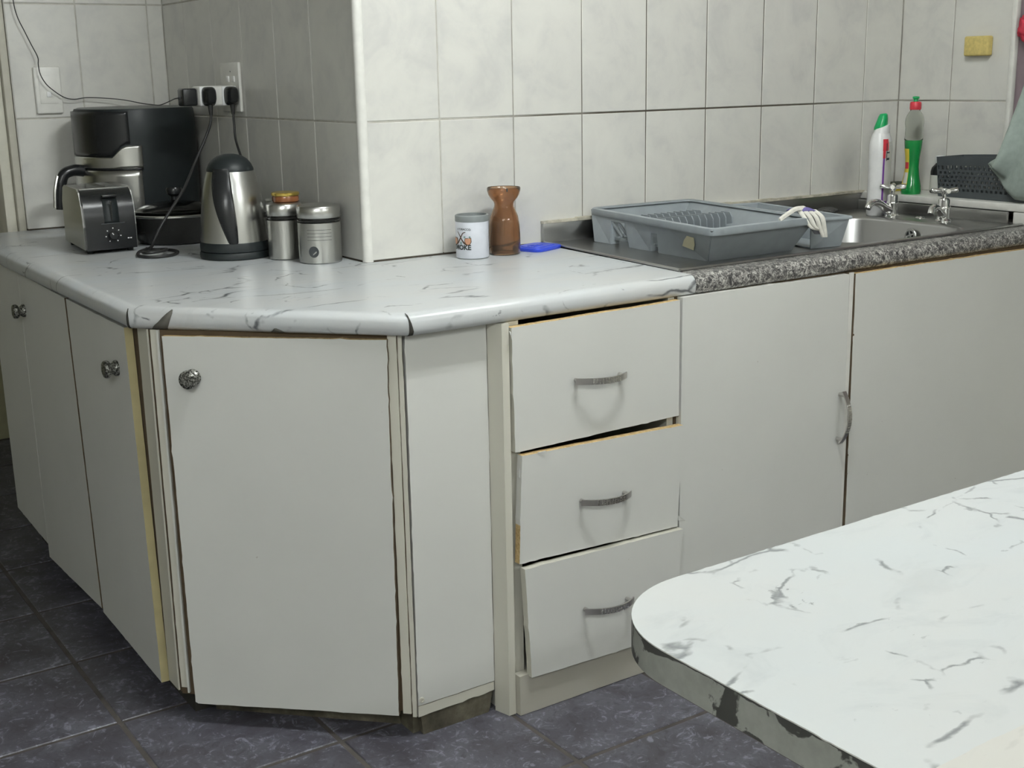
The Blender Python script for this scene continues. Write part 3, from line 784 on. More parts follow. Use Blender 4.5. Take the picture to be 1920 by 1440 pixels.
def tap(label, x, y, ang):
    t = thing('pillar_tap', (x, y, .8285), label, 'tap', 'chrome taps by the sink')
    bm = NB(); lathe(bm, [(.021, 0), (.021, .004), (.0165, .008), (.0155, .03), (.0165, .034), (.0165, .040), (.0145, .043), (.0145, .056), (.012, .060), (.0055, .062), (.0055, .072)], (x, y, .8285), 24); obj('body', bm, CHROME, t)
    ca, sa = math.cos(ang), math.sin(ang)
    def pt(d_, z): return (x + ca * d_, y + sa * d_, .8285 + z)
    bm = NB(); tube(bm, [pt(.008, .018), pt(.03, .026), pt(.055, .039), (pt(.078, .044)), pt(.095, .040), pt(.104, .029)], lambda q: .0115 - .003 * q, 12); obj('spout', bm, CHROME, t)
    hd = NB(); zc_ = .8285 + .079
    lathe(hd, [(.008, -.008), (.010, -.004), (.010, .004), (.007, .008), (0, .0095)], (x, y, zc_), 18)
    for k in range(4):
        a = ang + .6 + k * math.pi / 2
        tube(hd, [(x + math.cos(a) * .006, y + math.sin(a) * .006, zc_), (x + math.cos(a) * .022, y + math.sin(a) * .022, zc_ + .002), (x + math.cos(a) * .034, y + math.sin(a) * .034, zc_ + .003)], lambda q: .0045 + .0025 * math.sin(q * 2.6), 10)
    obj('cross_handle', hd, CHROME, t)
tap('chrome tap nearer the white cleaner bottle, spout over the bowl', 1.297, -.205, math.pi + .05)
tap('chrome tap nearer the camera, below the dark basket', 1.297, -.372, math.pi + .35)
bm = NB(); lathe(bm, [(.013, 0), (.013, .002), (.009, .005), (0, .006)], (1.315, -.285, .8286), 18); tag(obj('plug_stud', bm, CHROME), 'small round chrome stud on the sink deck between the taps', 'stud')
# steel wool pad
bm = NB(); bmesh.ops.create_icosphere(bm, subdivisions=3, radius=1)
for v in bm.verts:
    k = 1 + .22 * mnoise.noise(v.co * 2.6) + .12 * mnoise.noise(v.co * 7)
    v.co = Vector((v.co.x * .036 * k + 1.205, v.co.y * .022 * k - .062, max(.8288, v.co.z * .011 * k + .8385)))
tag(obj('scouring_pad', bm, SCOUR), 'small dark scouring pad behind the sink bowl', 'scourer')

# ================================================================ DISH RACK
rk = thing('dish_rack', (.54, -.27, .8285), 'grey plastic dish rack standing on the steel drainer', 'dish rack')
RZ = .904; BZ = .8287
rimF, rimL, rimB, rimR = Vector((.334, -.531)), Vector((.409, -.024)), Vector((.720, -.034)), Vector((.650, -.524))
basF, basL, basB, basR = Vector((.361, -.492)), Vector((.380, -.074)), Vector((.640, -.080)), Vector((.612, -.490))
def lerp(a, b, t): return a + (b - a) * t
def rwall(a_r, b_r, a_b, b_b, notches, th, name):
    """wall between rim edge a_r-b_r and base edge a_b-b_b with notches (t0, t1, height, slope) cut from the bottom"""
    st = [(0, 0), ]
    for t0, t1, hgt, sl in notches: st += [(t0, 0), (t0 + sl, hgt), (t1 - sl, hgt), (t1, 0)]
    st += [(1, 0)]
    bm = NB(); cols = []
    for t, s_ in st:
        def P(s2):
            p = lerp(lerp(a_b, b_b, t), lerp(a_r, b_r, t), s2); return Vector((p.x, p.y, BZ + (RZ - .004 - BZ) * s2))
        cols.append((bm.verts.new(P(s_)), bm.verts.new(P(1))))
    for c_, d_ in zip(cols[:-1], cols[1:]): bm.faces.new((c_[0], d_[0], d_[1], c_[1]))
    o = obj(name, bm, GREYP, rk, 0); md = o.modifiers.new('thick', 'SOLIDIFY'); md.thickness = .003; md.offset = 0
    # inner cheeks of the notches give the feet their depth
    e1 = (b_r - a_r); nin = Vector((-e1.y, e1.x)).normalized()
    cen_ = (rimF + rimB) / 2
    if nin.dot(cen_ - a_r) < 0: nin = -nin
    for t0, t1, hgt, sl in notches:
        for ta, tb in ((t0, t0 + sl), (t1, t1 - sl)):
            bm = NB(); q = []
            for t, s2 in ((ta, 0), (tb, hgt)):
                p = lerp(lerp(a_b, b_b, t), lerp(a_r, b_r, t), s2); q.append(Vector((p.x, p.y, BZ + (RZ - .004 - BZ) * s2)))
            n3 = Vector((nin.x, nin.y, 0))
            bm.faces.new([bm.verts.new(v) for v in (q[0], q[1], q[1] + n3 * .022, q[0] + n3 * .022)])
            o2 = obj('foot_cheek', bm, GREYP, rk, 0); o2.modifiers.new('thick', 'SOLIDIFY').thickness = .002
cw = lambda a, b: (a, b)
rwall(rimF, rimL, basF, basL, [(.405, .475, .60, .010), (.665, .845, .74, .030)], -.003, 'side_wall')
rwall(rimL, rimB, basL, basB, [], -.003, 'back_wall')
rwall(rimB, rimR, basB, basR, [(.2, .4, .6, .03)], -.003, 'side_wall')
rwall(rimR, rimF, basR, basF, [], -.003, 'front_wall')
# rolled rim
bm = NB(); n4 = []
cs = [rimF, rimL, rimB, rimR]
for i, c in enumerate(cs):
    a = (cs[i - 1] - c).normalized(); b = (cs[(i + 1) % 4] - c).normalized()
    p0 = c + a * .022; p1 = c + b * .022
    for k in range(6):
        t = k / 5; n4.append(((1 - t) ** 2) * p0 + 2 * t * (1 - t) * c + t * t * p1)
cen = sum(cs, Vector((0, 0))) / 4
rimprof = [(-.002, -.016), (.006, -.016), (.0075, -.012), (.0055, -.001), (.002, .001), (-.006, .0), (-.008, -.004), (-.002, -.004)]
rr = []
M_ = len(n4)
for i, p in enumerate(n4):
    tdir = (n4[(i + 1) % M_] - n4[i - 1]).normalized(); nn = Vector((tdir.y, -tdir.x))
    if nn.dot(p - cen) < 0: nn = -nn
    rr.append([bm.verts.new((p.x + nn.x * a, p.y + nn.y * a, RZ + b)) for a, b in rimprof])
for i in range(M_):
    j = (i + 1) % M_
    for k in range(len(rimprof)):
        l = (k + 1) % len(rimprof); bm.faces.new((rr[i][k], rr[i][l], rr[j][l], rr[j][k]))
obj('rim', bm, GREYP, rk, 40)
# raised slatted floor and plate ribs
V3 = lambda a, b, c: Vector((a, b, c))
ux = (basR - basF).normalized(); uy = (basL - basF).normalized()
def RP(a, b, z): p = basF + ux * a + uy * b; return Vector((p.x, p.y, z))
for k in range(9):
    b0 = .015 + k * .045
    bm = NB(); P = [RP(.008, b0, .846), RP(.246, b0, .846), RP(.246, b0 + .018, .846), RP(.008, b0 + .018, .846)]
    prism(bm, P, (0, 0, 1), .003); obj('floor_slat', bm, GREYP, rk, 0)
bm = NB()
for a in (.012, .125, .235): prism(bm, [RP(a, .015, .8435), RP(a + .008, .015, .8435), RP(a + .008, .41, .8435), RP(a, .41, .8435)], (0, 0, 1), .006)
obj('floor_beams', bm, GREYP, rk, 0)
for k in range(11):
    # two rows of upright plate dividers
    for xa_, ya_, hgt in ((.452 + k * .0205, -.255, .046), (.440 + k * .0205, -.165, .044)):
        bm = NB()
        prism(bm, [V3(xa_, ya_, .846), V3(xa_, ya_ + .055, .846), V3(xa_, ya_ + .050, .846 + hgt * .75), V3(xa_, ya_ + .038, .846 + hgt), V3(xa_, ya_ + .010, .846 + hgt), V3(xa_, ya_ + .002, .846 + hgt * .75)], (-1, 0, 0), .0030)
        obj('plate_divider', bm, GREYP, rk, 0)
for k in range(3):
    b0 = .275 + k * .028
    bm = NB(); tube(bm, [RP(.014, b0 + .034, .878), RP(.020, b0, .846)], .004, 8, 0, 0); obj('side_slat', bm, GREYP, rk, 0)
# cutlery compartment on the right
bm = NB()
a0 = rimR + Vector((.006, .02)); a1 = rimB + Vector((.0, -.12)); e_ = (a1 - a0); ey = e_.normalized(); ex = Vector((ey.y, -ey.x))
def CP(a, b, z): p = a0 + ex * a + ey * b; return Vector((p.x, p.y, z))
Lc = e_.length
for q in ([CP(0.004, 0, .8290), CP(.092, .006, .8290), CP(.106, -.004, .893), CP(0, -.004, .893)], [CP(.092, .006, .8290), CP(.092, Lc - .01, .829), CP(.106, Lc, .893), CP(.106, -.004, .893)],
          [CP(.092, Lc - .01, .829), CP(0.004, Lc - .01, .829), CP(0, Lc, .893), CP(.106, Lc, .893)], [CP(0.004, 0.006, .8292), CP(.092, .006, .8292), CP(.092, Lc - .01, .8292), CP(.004, Lc - .01, .8292)]):
    vs = [bm.verts.new(p) for p in q]; bm.faces.new(vs)
cc = obj('cutlery_tray', bm, GREYP, rk, 0); cc.modifiers.new('thick', 'SOLIDIFY').thickness = .0028
bm = NB(); tube(bm, [CP(0, -.005, .894), CP(.108, -.005, .894), CP(.108, Lc, .894), CP(0, Lc, .894)], .0045, 8, 0, 0); obj('tray_rim', bm, GREYP, cc)
# masking tape on the rack side
def SW(t, s, off=.0012):
    p = lerp(lerp(basF, basL, t), lerp(rimF, rimL, t), s); e1 = (rimL - rimF); nn = Vector((-e1.y, e1.x)).normalized()
    if nn.dot(cen - p) > 0: nn = -nn
    return Vector((p.x + nn.x * off, p.y + nn.y * off, BZ + (RZ - .004 - BZ) * s))
bm = NB(); bm.faces.new([bm.verts.new(SW(t, s)) for t, s in ((.115, .28), (.205, .36), (.195, .55), (.175, .70), (.122, .68), (.110, .45))])
tp = obj('masking_tape', bm, TAPE, rk, 0); tp.modifiers.new('thick', 'SOLIDIFY').thickness = .0008
# striped cloth hanging over the rack corner
cl = thing('striped_cloth', (.645, -.50, .905), 'white cloth with a purple patch and dark stripes hung over the rack corner', 'cloth')
def ribbon(name, pts, w0, w1, side, mat, th=.004, sub=5):
    P = smooth_path(pts, sub); side = Vector(side).normalized(); bm = NB(); L = []
    for i, p in enumerate(P):
        t = i / (len(P) - 1); w_ = w0 + (w1 - w0) * t
        d_ = (P[min(i + 1, len(P) - 1)] - P[max(i - 1, 0)]).normalized(); nn = d_.cross(side).normalized()
        L.append([bm.verts.new(p + side * a * w_ / 2 + nn * b * th / 2) for a, b in ((-1, -.3), (-.6, 1), (.6, 1), (1, -.3), (.5, -1), (-.5, -1))])
    for a, b in zip(L[:-1], L[1:]):
        for k in range(6): bm.faces.new((a[k], a[(k + 1) % 6], b[(k + 1) % 6], b[k]))
    bm.faces.new(L[0]); bm.faces.new(list(reversed(L[-1]))); return obj(name, bm, mat, cl, 60)
sd = Vector((.84, -.54, 0))
C0 = Vector((.622, -.514, .9165))
ribbon('inner_tail', [C0 + Vector((-.085, -.012, -.011)), C0 + Vector((-.06, -.008, -.002)), C0 + Vector((-.025, 0, .007)), C0 + Vector((.008, .004, .007))], .010, .017, (.2, .9, .2), CLOTHW, .008)
ribbon('purple_patch', [C0 + Vector((-.012, .018, .003)), C0 + Vector((-.002, .002, .007)), C0 + Vector((.006, -.014, .001))], .034, .040, sd, CLOTHP, .006)
for k in range(4):
    o_ = sd * (-.020 + k * .0132)
    ribbon('white_strip', [C0 + o_ * .8 + Vector((.003, -.008, .004)), C0 + o_ + Vector((.008, -.022, -.010)), C0 + o_ * .75 + Vector((.018, -.028, -.034)), C0 + o_ * .45 + Vector((.030 , -.030, -.056 if k > 1 else -.04))], .0125, .0085, sd, CLOTHW, .004)
ribbon('lining', [C0 + Vector((.004, -.004, -.001)), C0 + Vector((.009, -.017, -.012)), C0 + Vector((.019, -.022, -.034)), C0 + Vector((.028, -.024, -.05))], .040, .022, sd, CLOTHG, .003)

# ================================================================ SINK BOTTLES AND LEDGE THINGS
def patch_on(bm, cx, cy, rfun, a0, a1, z0, z1, mi=0, off=.0006, na=10, nz=10):
    g = [[None] * (na + 1) for _ in range(nz + 1)]
    for i in range(nz + 1):
        z = z0 + (z1 - z0) * i / nz
        for k in range(na + 1):
            a = a0 + (a1 - a0) * k / na; r = rfun(z, a) + off
            g[i][k] = bm.verts.new((cx + r * math.cos(a), cy + r * math.sin(a), z))
    for i in range(nz):
        for k in range(na): bm.faces.new((g[i][k], g[i][k + 1], g[i + 1][k + 1], g[i + 1][k])).material_index = mi
# white cream-cleaner bottle
bx_, by_ = 1.305, -.150; zb = .8288
cb = thing('cleaner_bottle', (bx_, by_, zb), 'white cleaner bottle with slanted green cap behind the tap', 'bottle')
rot = .35
ax_ = Vector((math.cos(rot), math.sin(rot), 0))
SECS = [(0, 0, .039, .025), (.004, 0, .041, .027), (.06, 0, .040, .0265), (.13, 0, .039, .026), (.165, .0005, .041, .027), (.19, .0005, .040, .027), (.205, -.001, .036, .0245), (.216, -.001, .031, .021), (.2208, -.001, .0285, .0198)]
bm = NB(); loft(bm, [(zb + z, bx_ + ax_.x * o_, by_ + ax_.y * o_, rx, ry, 2.6, rot) for z, o_, rx, ry in SECS], 32); obj('bottle', bm, BOTTLEW, cb, 60)
# slanted shoulder and cap
LD = Vector((.83, -.557))           # the top slopes up along this direction
def tilted(secs, k, mat, name):
    bm = NB(); R_ = loft(bm, [(0, bx_ + LD.x * o_, by_ + LD.y * o_, rx, ry, 2.3, rot) for (z, o_, rx, ry, kk) in secs], 28)
    for ring, (z, o_, rx, ry, kk) in zip(R_, secs):
        for v in ring: v.co.z = zb + z + kk * ((v.co.x - bx_) * LD.x + (v.co.y - by_) * LD.y)
    return obj(name, bm, mat, cb, 60)
tilted([(.2205, .0, .0275, .0195, 0), (.229, .001, .0275, .0195, .22), (.2365, .001, .026, .0185, .36), (.239, -.001, .022, .016, .36)], 0, BOTTLEW, 'shoulder')
tilted([(.2375, -.003, .0205, .0168, .36), (.244, -.0025, .0205, .0168, .36), (.255, .0, .0165, .0145, .30), (.267, .002, .0125, .0115, .2), (.272, .002, .009, .008, .1)], 0, GREENCAP, 'cap')
def cbr(z, a):
    zz = z - zb
    for (z0, o0, rx0, ry0), (z1, o1, rx1, ry1) in zip(SECS[:-1], SECS[1:]):
        if z0 <= zz <= z1:
            t = (zz - z0) / (z1 - z0); rx = rx0 + (rx1 - rx0) * t; ry = ry0 + (ry1 - ry0) * t; break
    b_ = a - rot; n = 2.6
    return (abs(math.cos(b_) / rx) ** n + abs(math.sin(b_) / ry) ** n) ** (-1 / n)
A1 = 4.02     # label starts on the face turned to the right
bm = NB(); patch_on(bm, bx_, by_, cbr, A1 + .02, A1 + 1.35, zb + .030, zb + .198, 0); lb = obj('label', bm, PAPER, cb, 60)
bm = NB(); patch_on(bm, bx_, by_, cbr, A1 + .02, A1 + .17, zb + .028, zb + .155, 0, .0011, 3); patch_on(bm, bx_, by_, cbr, A1 + .17, A1 + .9, zb + .028, zb + .040, 0, .0011, 6, 3); obj('purple_border', bm, PURPLE, lb, 60)
bm = NB(); patch_on(bm, bx_, by_, cbr, A1 - .02, A1 + .55, zb + .175, zb + .206, 0, .0012, 6, 6); patch_on(bm, bx_, by_, cbr, A1 + .0, A1 + .22, zb + .155, zb + .175, 0, .0012, 3, 4); obj('red_badge', bm, REDCAP, lb, 60)
bm = NB(); patch_on(bm, bx_, by_, cbr, A1 + .28, A1 + .36, zb + .148, zb + .195, 0, .0016, 2, 6); patch_on(bm, bx_, by_, cbr, A1 + .36, A1 + .75, zb + .150, zb + .156, 0, .0016, 3, 2); patch_on(bm, bx_, by_, cbr, A1 + .36, A1 + .75, zb + .168, zb + .172, 0, .0016, 3, 2); obj('dark_lettering', bm, PRINTD, lb, 60)
# dish soap bottle
dx, dy, dz = 1.438, -.152, .8773
ds = thing('dish_soap_bottle', (dx, dy, dz), 'clear dish-soap bottle of green liquid with a red cap on the ledge', 'bottle')
SP = [(0, .0262), (.004, .0275), (.02, .0265), (.05, .0205), (.075, .0180), (.10, .0190), (.125, .0225), (.145, .0245), (.160, .0230), (.178, .0225), (.195, .0245), (.208, .0235), (.219, .0185), (.226, .0125), (.232, .0115)]
def spr(z):
    for (a, ra), (b, rb) in zip(SP[:-1], SP[1:]):
        if a <= z <= b: return ra + (rb - ra) * (z - a) / (b - a)
    return SP[-1][1]
bm = NB(); lathe(bm, [(spr(k * .148 / 22), k * .148 / 22) for k in range(23)], (dx, dy, dz), 28); obj('liquid', bm, GREENLIQ, ds, 60)
bm = NB(); prof = [(spr(.1485 + k * .0825 / 16), .1485 + k * .0825 / 16) for k in range(17)]; lathe(bm, prof, (dx, dy, dz), 28, cap0=False, cap1=False)
uo = obj('bottle_top', bm, CLEARP, ds, 60); uo.modifiers.new('thick', 'SOLIDIFY').thickness = -.0012
bm = NB(); lathe(bm, [(.0150, .2305), (.0155, .234), (.0155, .248), (.0135, .2515), (.006, .2525)], (dx, dy, dz), 24); obj('cap', bm, REDCAP, ds)
bm = NB(); lathe(bm, [(.0065, .2525), (.0058, .258), (.0092, .2605), (.0092, .2655), (.0, .267)], (dx, dy, dz), 18); obj('nozzle', bm, GREENCAP, ds)
ca = math.pi - .35
bm = NB(); patch_on(bm, dx, dy, lambda z, a: spr(z - dz), ca - .75, ca + .55, dz + .025, dz + .125, 0, .0007, 10, 12); lb = obj('label', bm, YELLOW, ds, 60)
bm = NB(); patch_on(bm, dx, dy, lambda z, a: spr(z - dz), ca - .2, ca + .5, dz + .07, dz + .088, 0, .0012, 6, 4); obj('red_band', bm, REDCAP, lb, 60)
bm = NB(); patch_on(bm, dx, dy, lambda z, a: spr(z - dz), ca - .1, ca + .5, dz + .03, dz + .06, 0, .0012, 6, 4); obj('white_panel', bm, PAPER, lb, 60)
# yellow packet
sp = thing('sponge_packet', (1.487, -.05, .877), 'yellow and dark green packet behind the soap bottle', 'packet')
bm = NB(); box(bm, 1.455, 1.530, -.078, -.030, .8772, .8935, 0, .003); obj('yellow_block', bm, YELLOW, sp)
bm = NB(); box(bm, 1.452, 1.533, -.080, -.028, .8937, .8995, 0, .002); obj('dark_pad', bm, plain('dark_scrub_pad', (.05, .06, .04), .9), sp)
# dark bottle with white cap
kb = thing('dark_bottle', (1.512, -.185, .877), 'small dark bottle with a white cap beside the basket', 'bottle')
kx, ky, kz = 1.512, -.186, .8772
bm = NB(); lathe(bm, [(.021, 0), (.0225, .003), (.0225, .060), (.020, .070), (.013, .078), (.010, .081), (.010, .086)], (kx, ky, kz), 26); obj('body', bm, BLACKP, kb)
bm = NB(); lathe(bm, [(.0118, .083), (.0125, .085), (.0125, .101), (.0115, .103), (0, .1035)], (kx, ky, kz), 22); obj('cap', bm, BOTTLEW, kb)
bm = NB(); patch_on(bm, kx, ky, lambda z, a: .0225, 2.3, 4.35, kz + .008, kz + .050, 0, .0006, 12, 2); obj('label', bm, PAPER, kb)
# basket with holes
bk = thing('plastic_basket', (1.478, -.38, .877), 'charcoal perforated plastic basket on the window ledge', 'basket')
BX0, BX1, BY0, BY1 = 1.425, 1.540, -.62, -.248
def slab_holes(name, P00, P10, P01, P11, nu, nv, lo, hi, th, arch=0):
    """perforated wall as a lattice of bars between four corners"""
    bm = NB()
    def pt(u, v):
        a = P00 + (P10 - P00) * u; b = P01 + (P11 - P01) * u
        p = a + (b - a) * v; p = p + Vector((0, 0, arch * v * math.sin(math.pi * u))); return p
    nrm = (P10 - P00).cross(P01 - P00).normalized()
    def cell(u0, u1, v0, v1):
        q = [pt(u0, v0), pt(u1, v0), pt(u1, v1), pt(u0, v1)]
        prism(bm, q, nrm, th)
    us = [i / nu for i in range(nu + 1)]
    for i in range(nu):
        cell(us[i], us[i + 1], 0, lo); cell(us[i], us[i + 1], hi, 1)
    for k in range(nv):
        v0 = lo + (hi - lo) * k / nv; v1 = lo + (hi - lo) * (k + 1) / nv; m_ = v0 + (v1 - v0) * .58
        for i in range(nu):
            cell(us[i], us[i + 1], m_, v1) if k < nv - 1 else None
            s = .5 / nu if k % 2 else 0
            u0 = us[i] + s; cell(u0, min(1, u0 + .48 / nu), v0, m_ if k < nv - 1 else v1)
    return obj(name, bm, BASKET, bk, 0)
V = Vector
zb0, zb1 = .8775, .984
slab_holes('front_wall', V((BX0 + .008, BY1, zb0)), V((BX0 + .008, BY0, zb0)), V((BX0, BY1 + .006, zb1)), V((BX0, BY0 - .006, zb1)), 26, 6, .16, .78, .0022, .006)
slab_holes('back_wall', V((BX1 - .008, BY0, zb0)), V((BX1 - .008, BY1, zb0)), V((BX1, BY0 - .006, zb1)), V((BX1, BY1 + .006, zb1)), 26, 6, .16, .78, .0022, .006)
slab_holes('end_wall', V((BX1 - .008, BY1, zb0)), V((BX0 + .008, BY1, zb0)), V((BX1, BY1 + .006, zb1)), V((BX0, BY1 + .006, zb1)), 9, 6, .16, .78, .0022, .0)
slab_holes('end_wall', V((BX0 + .008, BY0, zb0)), V((BX1 - .008, BY0, zb0)), V((BX0, BY0 - .006, zb1)), V((BX1, BY0 - .006, zb1)), 9, 6, .16, .78, .0022, .0)
bm = NB(); box(bm, BX0 + .0085, BX1 - .0085, BY0 + .001, BY1 - .001, zb0 - .0002, zb0 + .002); obj('base', bm, BASKET, bk, 0)
# cloth over the basket
bm = NB(); NU, NV = 34, 26; G = []
for i in range(NU + 1):
    u = i / NU; y = -.418 - u * .24; row = []
    top = .972 + .028 * min(1, u / .2) ** .6 + max(0, min(u - .2, .25)) * .85 + .003 * math.sin(u * 20) * min(1, u * 8); bot = .972 - min(u * 2.6, 1) ** .8 * .075 - u * .02
    for k in range(NV + 1):
        v = k / NV; z = top + (bot - top) * v
        bulge = math.sin(math.pi * v) ** .7 * min(1, u * 5) * .030
        x = 1.418 - bulge + .013 * math.sin(v * 8 + u * 9) * min(1, u * 5) - .010 * max(0, math.sin(v * 5.2 - 1.2 + u * 2)) * min(1, u * 6) + .006 * mnoise.noise(Vector((u * 6, v * 5, 3)))
        row.append(bm.verts.new((x, y + .006 * math.sin(v * 7), z)))
    G.append(row)
for i in range(NU):
    for k in range(NV): bm.faces.new((G[i][k], G[i + 1][k], G[i + 1][k + 1], G[i][k + 1]))
ct = obj('draped_cloth', bm, CLOTH, None, 70); ct.modifiers.new('thick', 'SOLIDIFY').thickness = .003
tag(ct, 'pale grey-green cloth draped over the right end of the basket', 'cloth')
# sponge stuck on the wall
bm = NB(); box(bm, XR - .0245, XR - .0005, -.305, -.229, 1.248, 1.300, 0, .005, 3)
tag(obj('wall_sponge', bm, SPONGE), 'yellow sponge block stuck on the tiled right wall', 'sponge')
# red bow
bm = NB(); bmesh.ops.create_icosphere(bm, subdivisions=4, radius=1)
for v in bm.verts:
    k = 1 + .32 * mnoise.noise(v.co * 2.3) + .16 * mnoise.noise(v.co * 6)
    v.co = Vector((v.co.x * .020 * k + XR - .0, v.co.y * .022 * k - .4035, v.co.z * .036 * k + 1.315))
tag(obj('red_bow', bm, REDC, None, 60), 'crumpled red fabric bow hanging at the window edge', 'bow')

# ================================================================ COUNTER: MIDDLE THINGS
# tin with pipe print
mx, my, mr = .026, -.083, .0372
mg = thing('tobacco_tin', (mx, my, ZC), 'white tin with a crossed-pipes print and grey rim', 'tin')
z0 = ZC + .0004
bm = NB(); lathe(bm, [(.0355, 0), (.0362, .0015)], (mx, my, z0), 40); obj('base_ring', bm, TINRIM, mg)
bm = NB(); lathe(bm, [(mr - .001, .0015), (mr, .003), (mr, .083), (mr - .002, .083), (mr - .002, .006), (0, .006)], (mx, my, z0), 48, cap0=False); obj('tin_body', bm, TINW, mg)
bm = NB(); lathe(bm, [(mr + .0002, .082), (mr + .0008, .0835), (mr + .0008, .0945), (mr - .001, .0965), (mr - .004, .0965), (mr - .0045, .082)], (mx, my, z0), 48, cap0=False, cap1=False); obj('rim', bm, TINRIM, mg)
bm = NB(); lathe(bm, [(.0322, .072), (.0322, .0725)], (mx, my, z0), 32); obj('dark_inside', bm, BLACKM, mg)
ANG0 = math.radians(236)      # right end of the print
def wrap(s, z, off=.0004):
    a = ANG0 + s / mr; r = mr + off
    return (mx + r * math.cos(a), my + r * math.sin(a), z0 + z)
def text_wrap(txt, size, s_right, zbase, mat, parent, arc=0, name='lettering', bold=0.0):
    cu_ = bpy.data.curves.new(name, 'FONT'); cu_.body = txt; cu_.size = size; cu_.align_x = 'RIGHT'; cu_.offset = bold; cu_.resolution_u = 3
    to = bpy.data.objects.new('tmp', cu_); COL.objects.link(to)
    me = bpy.data.meshes.new_from_object(to.evaluated_get(bpy.context.evaluated_depsgraph_get()))
    bpy.data.objects.remove(to); bpy.data.curves.remove(cu_)
    bm = NB(); bm.from_mesh(me); bpy.data.meshes.remove(me)
    es = [e for e in bm.edges if e.calc_length() > .0015]
    if es: bmesh.ops.subdivide_edges(bm, edges=es, cuts=2); bmesh.ops.triangulate(bm, faces=bm.faces)
    for v in bm.verts:
        x, y = v.co.x, v.co.y
        v.co = wrap(s_right + x, zbase + y + arc * (1 - ((x + .02) / .022) ** 2), .0006)
    return obj(name, bm, mat, parent, 0)
bpy.context.view_layer.update()
text_wrap('SMOKE', .0150, -.002, .0215, PRINTD, mg, 0, 'lettering', .0006)
text_wrap('S TOBACCO', .0064, -.002, .0635, PRINTD, mg, .0012, 'lettering', .0001)
text_wrap('FINEST QUALITY'[0:0] or '- - - - - - - - -', .004, -.002, .0165, PRINTG, mg, 0, 'print_line')
def ribbon2d(pts, w_, mat, name, off=.0008):
    P = smooth_path([(p[0], p[1], 0) for p in pts], 6); bm = NB(); L = []
    for i, p in enumerate(P):
        d_ = (P[min(i + 1, len(P) - 1)] - P[max(i - 1, 0)]).normalized(); nn = Vector((-d_.y, d_.x, 0)); t = i / (len(P) - 1)
        ww = w_(t) if callable(w_) else w_
        L.append((bm.verts.new(wrap(p.x + nn.x * ww, p.y + nn.y * ww, off)), bm.verts.new(wrap(p.x - nn.x * ww, p.y - nn.y * ww, off))))
    for a, b in zip(L[:-1], L[1:]): bm.faces.new((a[0], a[1], b[1], b[0]))
    return obj(name, bm, mat, mg, 0)
ribbon2d([(-.0365, .0615), (-.031, .055), (-.026, .047), (-.021, .040), (-.0165, .0355), (-.011, .033)], lambda t: .0008 + .0014 * t, PRINTB, 'pipe_stem')
ribbon2d([(-.014, .0605), (-.020, .0585), (-.024, .053), (-.0275, .047), (-.032, .040), (-.0365, .0355), (-.042, .033)], lambda t: .0008 + .0014 * t, PRINTB, 'pipe_stem', .0010)
for sgn, cx_ in ((1, -.0085), (-1, -.0445)):
    bm = NB(); poly = [(-.0055, .0045), (.005, .0055), (.0055, -.001), (.003, -.0055), (-.001, -.0065), (-.0045, -.004), (-.0062, .0)]
    bm.faces.new([bm.verts.new(wrap(cx_ + sgn * a * 1.40, .0405 + b * 1.45, .0007)) for a, b in poly]); obj('pipe_outline', bm, PRINTB, mg, 0)
    bm = NB(); bm.faces.new([bm.verts.new(wrap(cx_ + sgn * a * 1.12, .0405 + b * 1.18, .0012)) for a, b in poly]); obj('pipe_bowl', bm, PRINTT, mg, 0)
bm = NB(); bm.faces.new([bm.verts.new(wrap(a, b, .0006)) for a, b in ((-.019, .0475), (-.003, .0475), (-.003, .0515), (-.019, .0515))]); obj('print_banner', bm, PRINTG, mg, 0)
bm = NB(); bm.faces.new([bm.verts.new(wrap(-.0262 + a, .0365 + b, .0006)) for a, b in ((0, .004), (.003, 0), (.001, -.004), (-.001, -.004), (-.003, 0))]); obj('print_leaf', bm, PRINTG, mg, 0)
# amber vase
vx, vy = .113, -.083
VP = [(.0330, 0), (.0352, .002), (.0362, .02), (.0360, .045), (.0345, .070), (.0318, .086), (.0262, .099), (.0228, .107), (.0222, .113), (.0238, .119), (.0300, .126), (.0350, .134), (.0378, .143), (.0382, .150)]
VI = [(r - .0022, z) for r, z in reversed(VP) if z > .003] + [(.030, .004), (0, .004)]
bm = NB(); lathe(bm, VP + [(.0365, .1512)] + VI, (vx, vy, ZC + .0004), 44, cap0=True, cap1=False)
vs_ = obj('amber_vase', bm, AMBER, None, 60); tag(vs_, 'amber brown glass vase with a flared rim beside the tin', 'vase')
bm = NB(); patch_on(bm, vx, vy, lambda z, a: .0382, 4.28, 4.36, ZC + .144, ZC + .1515, 0, .0004, 2, 3); obj('chip_mark', bm, PRINTD, vs_, 0)
